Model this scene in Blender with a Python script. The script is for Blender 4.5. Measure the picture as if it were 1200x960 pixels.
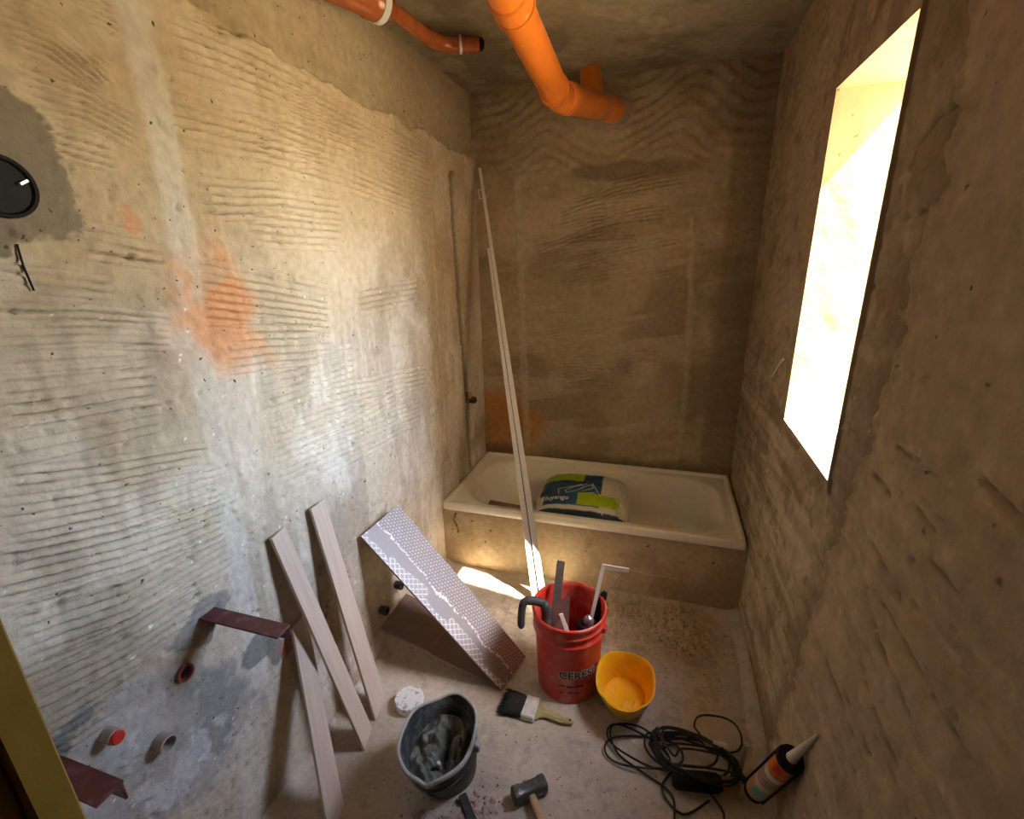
import bpy, bmesh, math, random
import numpy as np
from mathutils import Vector, Matrix, noise as mnoise

for _o in list(bpy.data.objects): bpy.data.objects.remove(_o)
SC = bpy.context.scene
COL = SC.collection
R = math.radians

# ------------------------------------------------------------------ room dimensions (metres)
W, H = 1.50, 2.461            # room width (x 0..W), ceiling height
YF = -2.572                   # room side of the front (door) wall; back wall is y = 0
TUB_D, TUB_H = 0.70, 0.382
WX0, WX1 = 1.50, 1.706        # window wall thickness
WY0, WY1, WZ0, WZ1 = -1.463, -0.960, 1.050, 2.066

# ------------------------------------------------------------------ camera
def cam_axes(yaw, pitch, roll):
    cy, sy, cp, sp = math.cos(yaw), math.sin(yaw), math.cos(pitch), math.sin(pitch)
    f = Vector((-sy*cp, cy*cp, -sp)); r = Vector((cy, sy, 0)); u = r.cross(f)
    c, s = math.cos(roll), math.sin(roll)
    return c*r + s*u, -s*r + c*u, f
cam = bpy.data.cameras.new('camera')
cam.sensor_fit = 'HORIZONTAL'; cam.sensor_width = 36.0
cam.lens = 560.37/1200*36.0
cam.clip_start = 0.02; cam.clip_end = 200
camo = bpy.data.objects.new('camera', cam); COL.objects.link(camo)
_r, _u, _f = cam_axes(0.30424, 0.31127, -0.02515)
camo.matrix_world = Matrix(((_r.x, _u.x, -_f.x, 1.0573), (_r.y, _u.y, -_f.y, -2.7753), (_r.z, _u.z, -_f.z, 1.6264), (0, 0, 0, 1)))
SC.camera = camo

# ------------------------------------------------------------------ sky, sun, exposure
SKY_STRENGTH = 0.72
SUN_ENERGY = 14.0
EXPOSURE = 2.92
world = bpy.data.worlds.new('sky'); SC.world = world; world.use_nodes = True
nt = world.node_tree
sky = nt.nodes.new('ShaderNodeTexSky')
sky.sky_type = 'NISHITA'; sky.sun_disc = False
sky.sun_elevation = R(52); sky.sun_rotation = R(101); sky.air_density = 1.0; sky.dust_density = 1.2
bg = nt.nodes['Background']; bg.inputs['Strength'].default_value = SKY_STRENGTH
nt.links.new(sky.outputs[0], bg.inputs['Color'])
sun = bpy.data.lights.new('sun', 'SUN'); sun.energy = SUN_ENERGY; sun.angle = R(0.6); sun.color = (1.0, 0.89, 0.68)
suno = bpy.data.objects.new('sun', sun); COL.objects.link(suno)
SUN_DIR = Vector((-1.0, 0.17, -1.30)).normalized()
suno.rotation_euler = SUN_DIR.to_track_quat('-Z', 'Y').to_euler(); suno.location = (6, -3, 8)
portal = bpy.data.lights.new('window_portal', 'AREA'); portal.shape = 'RECTANGLE'
portal.size = 0.503; portal.size_y = 1.016; portal.cycles.is_portal = True
po = bpy.data.objects.new('window_portal', portal); COL.objects.link(po)
po.matrix_world = Matrix(((0, 0, 1, 1.69), (1, 0, 0, (WY0+WY1)/2), (0, 1, 0, (WZ0+WZ1)/2), (0, 0, 0, 1)))
vs = SC.view_settings
vs.view_transform = 'Standard'; vs.look = 'None'; vs.exposure = EXPOSURE; vs.gamma = 1.0; vs.use_curve_mapping = False
SC.cycles.max_bounces = 12; SC.cycles.diffuse_bounces = 8

# ------------------------------------------------------------------ helpers
def tag(o, label=None, cat=None, group=None, kind=None):
    if label: o['label'] = label
    if cat: o['category'] = cat
    if group: o['group'] = group
    if kind: o['kind'] = kind
    return o

def thing(name, loc, label, cat, group=None, mat4=None):
    o = bpy.data.objects.new(name, None); o.empty_display_size = 0.05
    COL.objects.link(o)
    if mat4 is not None: o.matrix_basis = mat4
    else: o.location = loc
    return tag(o, label, cat, group)

def mesh(name, verts, faces, m, parent=None, smooth=True, loc=None, mat4=None):
    me = bpy.data.meshes.new(name)
    me.from_pydata([tuple(v) for v in verts], [], [tuple(f) for f in faces])
    me.update()
    if smooth: me.polygons.foreach_set('use_smooth', [True]*len(me.polygons))
    if m: me.materials.append(m)
    o = bpy.data.objects.new(name, me); COL.objects.link(o)
    if parent: o.parent = parent
    if mat4 is not None: o.matrix_basis = (parent.matrix_basis.inverted() @ mat4) if parent else mat4
    if loc is not None: o.location = loc
    return o

def from_bm(name, bm, m, parent=None, smooth=False, loc=None, mat4=None):
    bmesh.ops.recalc_face_normals(bm, faces=bm.faces)
    me = bpy.data.meshes.new(name); bm.to_mesh(me); bm.free()
    if smooth: me.polygons.foreach_set('use_smooth', [True]*len(me.polygons))
    if m: me.materials.append(m)
    o = bpy.data.objects.new(name, me); COL.objects.link(o)
    if parent: o.parent = parent
    if mat4 is not None: o.matrix_basis = (parent.matrix_basis.inverted() @ mat4) if parent else mat4
    if loc is not None: o.location = loc
    return o

class G:
    """collects geometry"""
    def __init__(s): s.v = []; s.f = []
    def add(s, v, f):
        n = len(s.v); s.v += [tuple(p) for p in v]; s.f += [tuple(i+n for i in q) for q in f]; return s
    def box(s, a, b):
        (x0, y0, z0), (x1, y1, z1) = a, b
        v = [(x0,y0,z0),(x1,y0,z0),(x1,y1,z0),(x0,y1,z0),(x0,y0,z1),(x1,y0,z1),(x1,y1,z1),(x0,y1,z1)]
        return s.add(v, [(0,3,2,1),(4,5,6,7),(0,1,5,4),(1,2,6,5),(2,3,7,6),(3,0,4,7)])
    def loft(s, rings, cap0=False, cap1=False):
        n = len(rings[0]); v = [p for r in rings for p in r]; f = []
        for i in range(len(rings)-1):
            for j in range(n):
                a = i*n+j; b = i*n+(j+1) % n
                f.append((a, b, b+n, a+n))
        if cap0: f.append(tuple(range(n-1, -1, -1)))
        if cap1: f.append(tuple(range((len(rings)-1)*n, len(rings)*n)))
        return s.add(v, f)
    def lathe(s, prof, n=40, cap0=False, cap1=False, fn=None):
        rings = []
        for r, z in prof:
            rr = []
            for j in range(n):
                a = 2*math.pi*j/n; p = (r*math.cos(a), r*math.sin(a), z)
                rr.append(fn(p) if fn else p)
            rings.append(rr)
        return s.loft(rings, cap0, cap1)
    def tube(s, pts, rad, n=10, caps=True):
        pts = [Vector(p) for p in pts]; k = len(pts)
        rad = rad if isinstance(rad, (list, tuple)) else [rad]*k
        t = [(pts[min(i+1, k-1)]-pts[max(i-1, 0)]).normalized() for i in range(k)]
        up = Vector((0, 0, 1)) if abs(t[0].z) < 0.9 else Vector((1, 0, 0))
        nrm = (up - t[0]*up.dot(t[0])).normalized(); rings = []
        for i in range(k):
            nrm = (nrm - t[i]*nrm.dot(t[i])).normalized(); b = t[i].cross(nrm)
            rings.append([pts[i] + rad[i]*(math.cos(2*math.pi*j/n)*nrm + math.sin(2*math.pi*j/n)*b) for j in range(n)])
        return s.loft(rings, caps, caps)
    def prism(s, poly, z0, z1):
        n = len(poly)
        v = [(x, y, z0) for x, y in poly] + [(x, y, z1) for x, y in poly]
        f = [tuple(range(n-1, -1, -1)), tuple(range(n, 2*n))] + [(j, (j+1) % n, n+(j+1) % n, n+j) for j in range(n)]
        return s.add(v, f)
    def build(s, name, m, parent=None, smooth=True, loc=None, mat4=None, bevel=0, angle=35):
        o = mesh(name, s.v, s.f, m, parent, False, loc, mat4)
        me = o.data
        bm = bmesh.new(); bm.from_mesh(me)
        bmesh.ops.recalc_face_normals(bm, faces=bm.faces)
        if bevel:
            bmesh.ops.bevel(bm, geom=list(bm.edges), offset=bevel, segments=1, affect='EDGES')
        if smooth:
            for f in bm.faces: f.smooth = True
            for e in bm.edges:
                if len(e.link_faces) == 2 and e.calc_face_angle(0) > R(angle): e.smooth = False
        bm.to_mesh(me); bm.free()
        return o

def frame(o, x, y):
    """matrix with origin o, X axis x, Y axis close to y"""
    o = Vector(o); x = Vector(x).normalized(); y = Vector(y); y = (y - x*y.dot(x)).normalized(); z = x.cross(y)
    return Matrix(((x.x, y.x, z.x, o.x), (x.y, y.y, z.y, o.y), (x.z, y.z, z.z, o.z), (0, 0, 0, 1)))

def smooth_path(pts, sub=8):
    pts = [Vector(p) for p in pts]; out = []
    for i in range(len(pts)-1):
        p0, p1, p2, p3 = pts[max(i-1, 0)], pts[i], pts[i+1], pts[min(i+2, len(pts)-1)]
        for k in range(sub):
            t = k/sub
            out.append(0.5*((2*p1) + (p2-p0)*t + (2*p0-5*p1+4*p2-p3)*t*t + (3*p1-p0-3*p2+p3)*t**3))
    out.append(pts[-1]); return out

def text_geo(s, size, offset=0.0, align='LEFT'):
    cu = bpy.data.curves.new('lettering', 'FONT'); cu.body = s; cu.size = size; cu.offset = offset; cu.align_x = align; cu.resolution_u = 3
    o = bpy.data.objects.new('lettering', cu); COL.objects.link(o)
    bpy.context.view_layer.update()
    me = bpy.data.meshes.new_from_object(o.evaluated_get(bpy.context.evaluated_depsgraph_get()))
    v = [tuple(p.co) for p in me.vertices]; f = [tuple(p.vertices) for p in me.polygons]
    bpy.data.objects.remove(o); bpy.data.curves.remove(cu); bpy.data.meshes.remove(me)
    return v, f

# ------------------------------------------------------------------ materials
def mat(name, color, rough=0.7, metal=0.0, var=0.0, vscale=30.0, bump=0.0, bscale=120.0, attr=False, var2=None, stretch=None, spec=None, fleck=None):
    """procedural principled material: base colour (or the Col attribute), noise variation, second colour in blotches, bump"""
    m = bpy.data.materials.new(name); m.use_nodes = True
    t = m.node_tree; n = t.nodes; l = t.links; p = n['Principled BSDF']
    p.inputs['Roughness'].default_value = rough; p.inputs['Metallic'].default_value = metal
    if spec is not None: p.inputs['Specular IOR Level'].default_value = spec
    tc = n.new('ShaderNodeTexCoord'); src = tc.outputs['Object']
    if stretch:
        mp = n.new('ShaderNodeMapping'); mp.inputs['Scale'].default_value = stretch
        l.new(src, mp.inputs['Vector']); src = mp.outputs[0]
    if attr:
        a = n.new('ShaderNodeVertexColor'); a.layer_name = 'Col'; col = a.outputs['Color']
    else:
        c = n.new('ShaderNodeRGB'); c.outputs[0].default_value = (*color, 1); col = c.outputs[0]
    if var2:
        nz = n.new('ShaderNodeTexNoise'); nz.inputs['Scale'].default_value = var2[1]; nz.inputs['Detail'].default_value = 6; nz.inputs['Roughness'].default_value = 0.65
        l.new(src, nz.inputs['Vector'])
        rp = n.new('ShaderNodeValToRGB'); rp.color_ramp.elements[0].position = var2[2]; rp.color_ramp.elements[1].position = var2[3]
        l.new(nz.outputs['Fac'], rp.inputs['Fac'])
        mx = n.new('ShaderNodeMix'); mx.data_type = 'RGBA'; mx.inputs[7].default_value = (*var2[0], 1)
        l.new(rp.outputs['Color'], mx.inputs[0]); l.new(col, mx.inputs[6]); col = mx.outputs[2]
    if fleck:
        vz = n.new('ShaderNodeTexNoise'); vz.inputs['Scale'].default_value = fleck[1]; vz.inputs['Detail'].default_value = 2
        l.new(src, vz.inputs['Vector'])
        rp = n.new('ShaderNodeValToRGB'); rp.color_ramp.elements[0].position = fleck[2]; rp.color_ramp.elements[1].position = fleck[2]+0.03
        l.new(vz.outputs['Fac'], rp.inputs['Fac'])
        mx = n.new('ShaderNodeMix'); mx.data_type = 'RGBA'; mx.inputs[7].default_value = (*fleck[0], 1)
        l.new(rp.outputs['Color'], mx.inputs[0]); l.new(col, mx.inputs[6]); col = mx.outputs[2]
    if var:
        nz = n.new('ShaderNodeTexNoise'); nz.inputs['Scale'].default_value = vscale; nz.inputs['Detail'].default_value = 5
        l.new(src, nz.inputs['Vector'])
        mr = n.new('ShaderNodeMapRange'); mr.inputs[1].default_value = 0.25; mr.inputs[2].default_value = 0.75
        mr.inputs[3].default_value = 1-var; mr.inputs[4].default_value = 1+var
        l.new(nz.outputs['Fac'], mr.inputs[0])
        mx = n.new('ShaderNodeMix'); mx.data_type = 'RGBA'; mx.blend_type = 'MULTIPLY'; mx.inputs[0].default_value = 1
        l.new(col, mx.inputs[6]); l.new(mr.outputs[0], mx.inputs[7]); col = mx.outputs[2]
    l.new(col, p.inputs['Base Color'])
    if bump:
        nz = n.new('ShaderNodeTexNoise'); nz.inputs['Scale'].default_value = bscale; nz.inputs['Detail'].default_value = 6; nz.inputs['Roughness'].default_value = 0.6
        l.new(src, nz.inputs['Vector'])
        b = n.new('ShaderNodeBump'); b.inputs['Strength'].default_value = bump; b.inputs['Distance'].default_value = 0.01
        l.new(nz.outputs['Fac'], b.inputs['Height']); l.new(b.outputs[0], p.inputs['Normal'])
    return m

M = {}
M['plaster'] = mat('plaster', (1,1,1), 0.92, attr=True, var=0.15, vscale=38, bump=0.5, bscale=75, spec=0.2, fleck=((0.11,0.08,0.055), 62, 0.708))
M['plaster_fine'] = mat('plaster_fine', (1,1,1), 0.92, attr=True, var=0.16, vscale=30, bump=0.55, bscale=60, spec=0.2, fleck=((0.10,0.075,0.05), 45, 0.755))
M['floor'] = mat('dusty_concrete', (1,1,1), 0.9, attr=True, var=0.12, vscale=50, bump=0.4, bscale=80, spec=0.25, fleck=((0.12,0.09,0.06), 60, 0.75))
M['reveal'] = mat('cream_render', (0.55,0.42,0.26), 0.9, var=0.08, vscale=20, bump=0.25, bscale=40, spec=0.2, fleck=((0.25,0.2,0.14), 55, 0.70))
M['outside'] = mat('outside_render', (0.55,0.44,0.30), 0.9, var=0.08, vscale=3)
M['enamel'] = mat('dusty_enamel', (0.80,0.75,0.62), 0.30, var2=((0.62,0.55,0.42), 9, 0.52, 0.85), var=0.03)
M['orange'] = mat('orange_pvc', (0.78,0.21,0.025), 0.32, var=0.08, vscale=14, fleck=((0.70,0.42,0.2), 40, 0.70))
M['copper'] = mat('brown_pvc', (0.42,0.11,0.03), 0.16, var=0.2, vscale=22, bump=0.2, bscale=35)
M['seal'] = mat('dark_rubber_seal', (0.25,0.02,0.015), 0.5)
M['black'] = mat('black_plastic', (0.012,0.011,0.010), 0.6, var=0.3, vscale=40, spec=0.15)
M['blackdusty'] = mat('dusty_black_plastic', (0.035,0.032,0.030), 0.65, var2=((0.22,0.20,0.17), 18, 0.55, 0.8))
M['red'] = mat('red_bucket_plastic', (0.60,0.035,0.022), 0.40, var2=((0.60,0.27,0.21), 14, 0.47, 0.80), var=0.06)
M['yellow'] = mat('yellow_plastic', (0.95,0.52,0.012), 0.38, var2=((0.85,0.66,0.30), 18, 0.55, 0.8), var=0.08)
M['white'] = mat('white_paint', (0.80,0.78,0.74), 0.5)
M['ink'] = mat('black_ink', (0.012,0.012,0.014), 0.6)
M['inkred'] = mat('dark_red_ink', (0.10,0.02,0.02), 0.6)
M['steel'] = mat('dull_steel', (0.45,0.44,0.42), 0.38, metal=0.85, var=0.15, vscale=30)
M['alu'] = mat('brushed_aluminium', (0.82,0.79,0.75), 0.38, metal=0.35, var=0.08, vscale=60)
M['bright'] = mat('light_painted_steel', (0.72,0.70,0.66), 0.45, var=0.06)
M['maroon'] = mat('maroon_primer', (0.10,0.016,0.018), 0.42, var2=((0.26,0.14,0.13), 26, 0.52, 0.85), var=0.1)
M['plank'] = mat('wood_look_tile', (0.50,0.39,0.30), 0.5, stretch=(1.2,26,26), var2=((0.62,0.52,0.42), 3.0, 0.35, 0.7), var=0.08, vscale=9)
M['tile'] = mat('patterned_tile', (1,1,1), 0.48, attr=True, var=0.05, vscale=60)
M['tileback'] = mat('brown_tile', (0.20,0.13,0.10), 0.35, var=0.15, vscale=25)
M['bristle'] = mat('black_bristle', (0.010,0.010,0.012), 0.8, stretch=(4,60,60), var=0.3, vscale=10, bump=0.6, bscale=12)
M['ferrule'] = mat('crusted_ferrule', (0.50,0.49,0.46), 0.55, metal=0.3, var2=((0.70,0.67,0.60), 30, 0.4, 0.7), bump=0.4, bscale=80)
M['handle'] = mat('olive_wood', (0.34,0.27,0.10), 0.5, stretch=(2,20,20), var=0.25, vscale=6, fleck=((0.6,0.57,0.5), 8, 0.68))
M['wood'] = mat('pale_wood', (0.52,0.34,0.19), 0.6, stretch=(20,20,3), var=0.2, vscale=8)
M['hammer'] = mat('worn_iron', (0.10,0.10,0.10), 0.5, metal=0.6, var2=((0.5,0.5,0.5), 28, 0.55, 0.7))
M['mortarbucket'] = mat('mortar_crusted_plastic', (0.035,0.035,0.033), 0.7, var2=((0.27,0.26,0.23), 12, 0.45, 0.75), bump=0.3, bscale=60)
M['rimcrust'] = mat('crusted_rim', (0.42,0.41,0.38), 0.75, var2=((0.14,0.135,0.13), 20, 0.5, 0.75), bump=0.4, bscale=60)
M['mortar'] = mat('wet_mortar', (0.13,0.13,0.105), 0.5, var=0.25, vscale=25, bump=0.5, bscale=50)
M['tub_lid'] = mat('spattered_white_lid', (0.74,0.74,0.72), 0.5, var2=((0.32,0.31,0.30), 45, 0.52, 0.62))
M['rubble'] = mat('rubble_chip', (0.46,0.38,0.32), 0.9, var2=((0.50,0.24,0.15), 9, 0.5, 0.7), var=0.2, vscale=40, bump=0.4, bscale=90)
M['crumb'] = mat('crumbs', (0.28,0.24,0.19), 0.9, var=0.4, vscale=6)
M['cable'] = mat('black_cable', (0.012,0.011,0.010), 0.4)
M['brass'] = mat('brass', (0.40,0.28,0.12), 0.45, metal=0.9, var=0.15)
M['redcap'] = mat('red_cap', (0.62,0.03,0.02), 0.35)
M['greypipe'] = mat('grey_pipe', (0.36,0.29,0.25), 0.5, var2=((0.4,0.37,0.34), 20, 0.5, 0.7))
M['door'] = mat('mustard_paint', (0.27,0.165,0.022), 0.5, var=0.12, vscale=25, bump=0.12, bscale=120, fleck=((0.75,0.7,0.6), 90, 0.77))
M['foam'] = mat('clear_orange_cartridge', (0.42,0.22,0.08), 0.35, attr=True)
M['nozzle'] = mat('translucent_nozzle', (0.62,0.55,0.46), 0.45)
M['bag'] = mat('printed_bag', (1,1,1), 0.38, attr=True, var=0.06, vscale=40)
M['dark'] = mat('dark_void', (0.02,0.018,0.015), 0.9)
M['bone'] = mat('pale_plastic', (0.72,0.66,0.55), 0.5)

# ------------------------------------------------------------------ displaced surfaces
def vnoise(u, v, sc, seed):
    rs = np.random.RandomState(seed); g = rs.rand(128, 128)
    a = u*sc + 17.3; b = v*sc + 5.7
    i = np.floor(a).astype(int); j = np.floor(b).astype(int)
    fa = a-i; fb = b-j; fa = fa*fa*(3-2*fa); fb = fb*fb*(3-2*fb)
    i0, i1, j0, j1 = i % 128, (i+1) % 128, j % 128, (j+1) % 128
    return (g[i0, j0]*(1-fa)+g[i1, j0]*fa)*(1-fb) + (g[i0, j1]*(1-fa)+g[i1, j1]*fa)*fb
def fbm(u, v, sc, seed, octv=4, gain=0.5):
    s = 0; a = 1; t = 0
    for k in range(octv):
        s = s + a*vnoise(u, v, sc*2**k, seed+k); t += a; a *= gain
    return s/t
def sstep(a, b, x):
    t = np.clip((x-a)/(b-a), 0, 1); return t*t*(3-2*t)
def polydist(u, v, pts):
    """distance, signed offset and arc position relative to a polyline"""
    best = np.full(u.shape, 9.0); off = np.zeros(u.shape); arc = np.zeros(u.shape); s0 = 0
    for (ax, ay), (bx, by) in zip(pts[:-1], pts[1:]):
        dx, dy = bx-ax, by-ay; L = math.hypot(dx, dy)
        t = ((u-ax)*dx+(v-ay)*dy)/(L*L); tc = np.clip(t, 0, 1)
        px, py = u-ax-tc*dx, v-ay-tc*dy; d = np.hypot(px, py)
        o = (-(u-ax)*dy+(v-ay)*dx)/L
        k = d < best
        best = np.where(k, d, best); off = np.where(k, o, off); arc = np.where(k, s0+t*L, arc); s0 += L
    return best, off, arc, s0
def inpoly(u, v, pts):
    c = np.zeros(u.shape, bool); n = len(pts)
    for i in range(n):
        (x0, y0), (x1, y1) = pts[i], pts[i-1]
        if y0 == y1: continue
        k = ((y0 > v) != (y1 > v)) & (u < (x1-x0)*(v-y0)/(y1-y0)+x0)
        c ^= k
    return c
def patch(u, v, pts, soft, seed, wob=0.03, sc=14):
    """soft-edged, wobbly polygon mask"""
    uu = u + wob*(fbm(u, v, sc, seed, 5, 0.65)-0.5)*3; vv = v + wob*(fbm(u, v, sc, seed+9, 5, 0.65)-0.5)*3
    ins = inpoly(uu, vv, pts)
    d, _, _, _ = polydist(uu, vv, list(pts)+[pts[0]])
    return sstep(-soft, soft, np.where(ins, d, -d))
def mixc(c, col, m):
    return c*(1-m[..., None]) + np.array(col)*m[..., None]
def comb(h, u, v, pts, n, sp, depth, seed):
    """a notched-comb stroke: n parallel grooves along a polyline"""
    half = n*sp/2
    pu = [p[0] for p in pts]; pv = [p[1] for p in pts]
    k = (u > min(pu)-half-.03) & (u < max(pu)+half+.03) & (v > min(pv)-half-.03) & (v < max(pv)+half+.03)
    if not k.any(): return h
    us, vs_ = u[k], v[k]
    d, o, a, L = polydist(us, vs_, pts)
    o = o + 0.007*(vnoise(us, vs_, 6, seed)-0.5) + 0.0025*(vnoise(us, vs_, 45, seed+1)-0.5)
    e = np.clip(np.minimum(a, L-a)/0.03 + 0.6*(vnoise(us, vs_, 60, seed+2)-0.3), 0, 1)
    b = sstep(half+0.002, half-0.004, np.abs(o))
    ph = np.cos(2*np.pi*(o+half)/sp)
    g = sstep(0.55, 0.97, ph)
    amp = 0.25 + 1.0*sstep(0.30, 0.6, vnoise(us, vs_*3.0, 9, seed+4))
    h[k] += (-depth*g + 0.25*depth*(1-g)) * b * e * amp
    return h
def grid(name, O, U, V, N, us, vs_, hf, cf, m, hole=None):
    u, v = np.meshgrid(np.asarray(us), np.asarray(vs_), indexing='ij')
    h = hf(u, v); c = cf(u, v, h)
    O, U, V, N = map(np.array, (O, U, V, N))
    P = O + u[..., None]*U + v[..., None]*V + h[..., None]*N
    nu, nv = u.shape
    idx = np.arange(nu*nv).reshape(nu, nv)
    q = np.stack([idx[:-1, :-1], idx[1:, :-1], idx[1:, 1:], idx[:-1, 1:]], -1).reshape(-1, 4)
    if hole is not None:
        uc = (u[:-1, :-1]+u[1:, 1:])/2; vc = (v[:-1, :-1]+v[1:, 1:])/2
        q = q[~hole(uc, vc).reshape(-1)]
    if np.dot(np.cross(U, V), N) < 0: q = q[:, ::-1]
    me = bpy.data.meshes.new(name)
    me.vertices.add(nu*nv); me.vertices.foreach_set('co', P.astype(np.float32).ravel())
    me.loops.add(q.size); me.loops.foreach_set('vertex_index', q.astype(np.int32).ravel())
    me.polygons.add(len(q)); me.polygons.foreach_set('loop_start', np.arange(0, q.size, 4, dtype=np.int32))
    me.polygons.foreach_set('loop_total', np.full(len(q), 4, np.int32))
    me.polygons.foreach_set('use_smooth', np.ones(len(q), bool))
    me.update(calc_edges=True); me.validate()
    at = me.attributes.new('Col', 'FLOAT_COLOR', 'POINT')
    rgba = np.ones((nu*nv, 4), np.float32); rgba[:, :3] = np.clip(c, 0, 1).reshape(-1, 3)
    at.data.foreach_set('color', rgba.ravel())
    me.materials.append(m)
    o = bpy.data.objects.new(name, me); COL.objects.link(o)
    return tag(o, kind='structure')
def setcol(o, fn):
    """vertex colours from local position"""
    me = o.data; at = me.attributes.new('Col', 'FLOAT_COLOR', 'POINT')
    for i, v in enumerate(me.vertices): at.data[i].color = (*fn(v.co), 1)

# ---- left wall: comb-scratched plaster (u = y, v = z, relief towards +x)
LSTR = [([(-1.81, 2.049), (-1.579, 2.062), (-1.218, 2.049), (-0.558, 2.015)], 9, 0.0214), ([(-1.485, 2.068), (-1.069, 2.047), (-0.597, 2.037)], 5, 0.0202), ([(-2.122, 2.021), (-2.053, 2.013), (-1.973, 1.967)], 8, 0.0129), ([(-2.007, 2.083), (-1.927, 2.08)], 6, 0.0127), ([(-2.126, 1.924), (-2.039, 1.915), (-1.939, 1.891)], 6, 0.0137), ([(-2.124, 1.845), (-2.002, 1.829)], 4, 0.0147), ([(-1.851, 1.929), (-1.609, 1.936), (-1.245, 1.924), (-0.626, 1.868)], 6, 0.0245), ([(-1.816, 1.774), (-1.584, 1.787), (-1.275, 1.787)], 5, 0.0208), ([(-2.11, 1.68), (-1.944, 1.648)], 4, 0.0201), ([(-2.235, 1.613), (-2.07, 1.585)], 3, 0.0169), ([(-1.87, 1.562), (-1.677, 1.529), (-1.412, 1.473)], 8, 0.0211), ([(-2.258, 1.531), (-2.132, 1.516), (-1.967, 1.479)], 6, 0.0147), ([(-2.271, 1.483), (-2.068, 1.456)], 3, 0.021), ([(-2.291, 1.411), (-2.033, 1.38)], 5, 0.0207), ([(-2.311, 1.341), (-2.032, 1.305)], 4, 0.0232), ([(-2.333, 1.259), (-2.182, 1.216), (-1.959, 1.161)], 5, 0.0176), ([(-2.344, 1.179), (-2.171, 1.13), (-1.915, 1.086)], 6, 0.0183), ([(-2.374, 1.113), (-2.193, 1.047), (-1.92, 0.988)], 7, 0.0185), ([(-2.383, 0.994), (-2.205, 0.937), (-1.917, 0.91)], 8, 0.019), ([(-2.391, 0.898), (-2.244, 0.858), (-2.03, 0.831)], 6, 0.0188), ([(-2.39, 0.777), (-2.219, 0.739)], 6, 0.0181), ([(-1.832, 1.419), (-1.421, 1.372)], 7, 0.0228), ([(-1.751, 1.284), (-1.311, 1.27)], 6, 0.0247), ([(-1.743, 1.116), (-1.425, 1.094), (-0.928, 1.098)], 5, 0.0244), ([(-1.732, 1.018), (-0.834, 0.927)], 4, 0.0371), ([(-1.24, 1.482), (-0.777, 1.489)], 3, 0.0335), ([(-1.691, 1.717), (-1.292, 1.708)], 4, 0.0254), ([(-1.147, 1.925), (-0.584, 1.86)], 4, 0.0299), ([(-1.499, 1.179), (-0.761, 1.089)], 3, 0.0325), ([(-1.615, 1.911), (-1.333, 1.924)], 3, 0.0208)]
BAND1 = [(-1.89,2.46),(-1.89,2.129),(-1.878,1.939),(-1.889,1.662),(-1.915,1.41),(-1.92,1.096),(-1.939,0.794),(-1.954,0.45)]
BAND2 = [(-1.79,1.80),(-1.766,1.58),(-1.778,1.237)]
BAND3 = [(-0.585,2.0),(-0.591,1.435),(-0.611,0.60)]
CHASE = [(-0.335,2.0),(-0.325,1.6),(-0.30,1.1),(-0.285,0.80),(-0.28,0.40)]
JOINT = [(-2.6,2.20),(-1.778,2.173),(-1.552,2.174),(-1.197,2.147),(-0.932,2.16),(0.05,2.15)]
PBOX = [(-2.28,1.99),(-2.145,1.937),(-2.104,1.873),(-2.09,1.751),(-2.115,1.665),(-2.25,1.66)]
PBRK = [(-2.150,0.745),(-2.12,0.80),(-2.055,0.835),(-1.985,0.805),(-2.0,0.735),(-2.06,0.70)]
PPLU = [(-2.37,0.70),(-2.251,0.765),(-2.14,0.723),(-2.06,0.602),(-1.95,0.40),(-2.2,0.30),(-2.40,0.45)]
ORNG = [(-1.955,1.655),(-1.80,1.69),(-1.70,1.50),(-1.72,1.40),(-1.94,1.42)]
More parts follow.
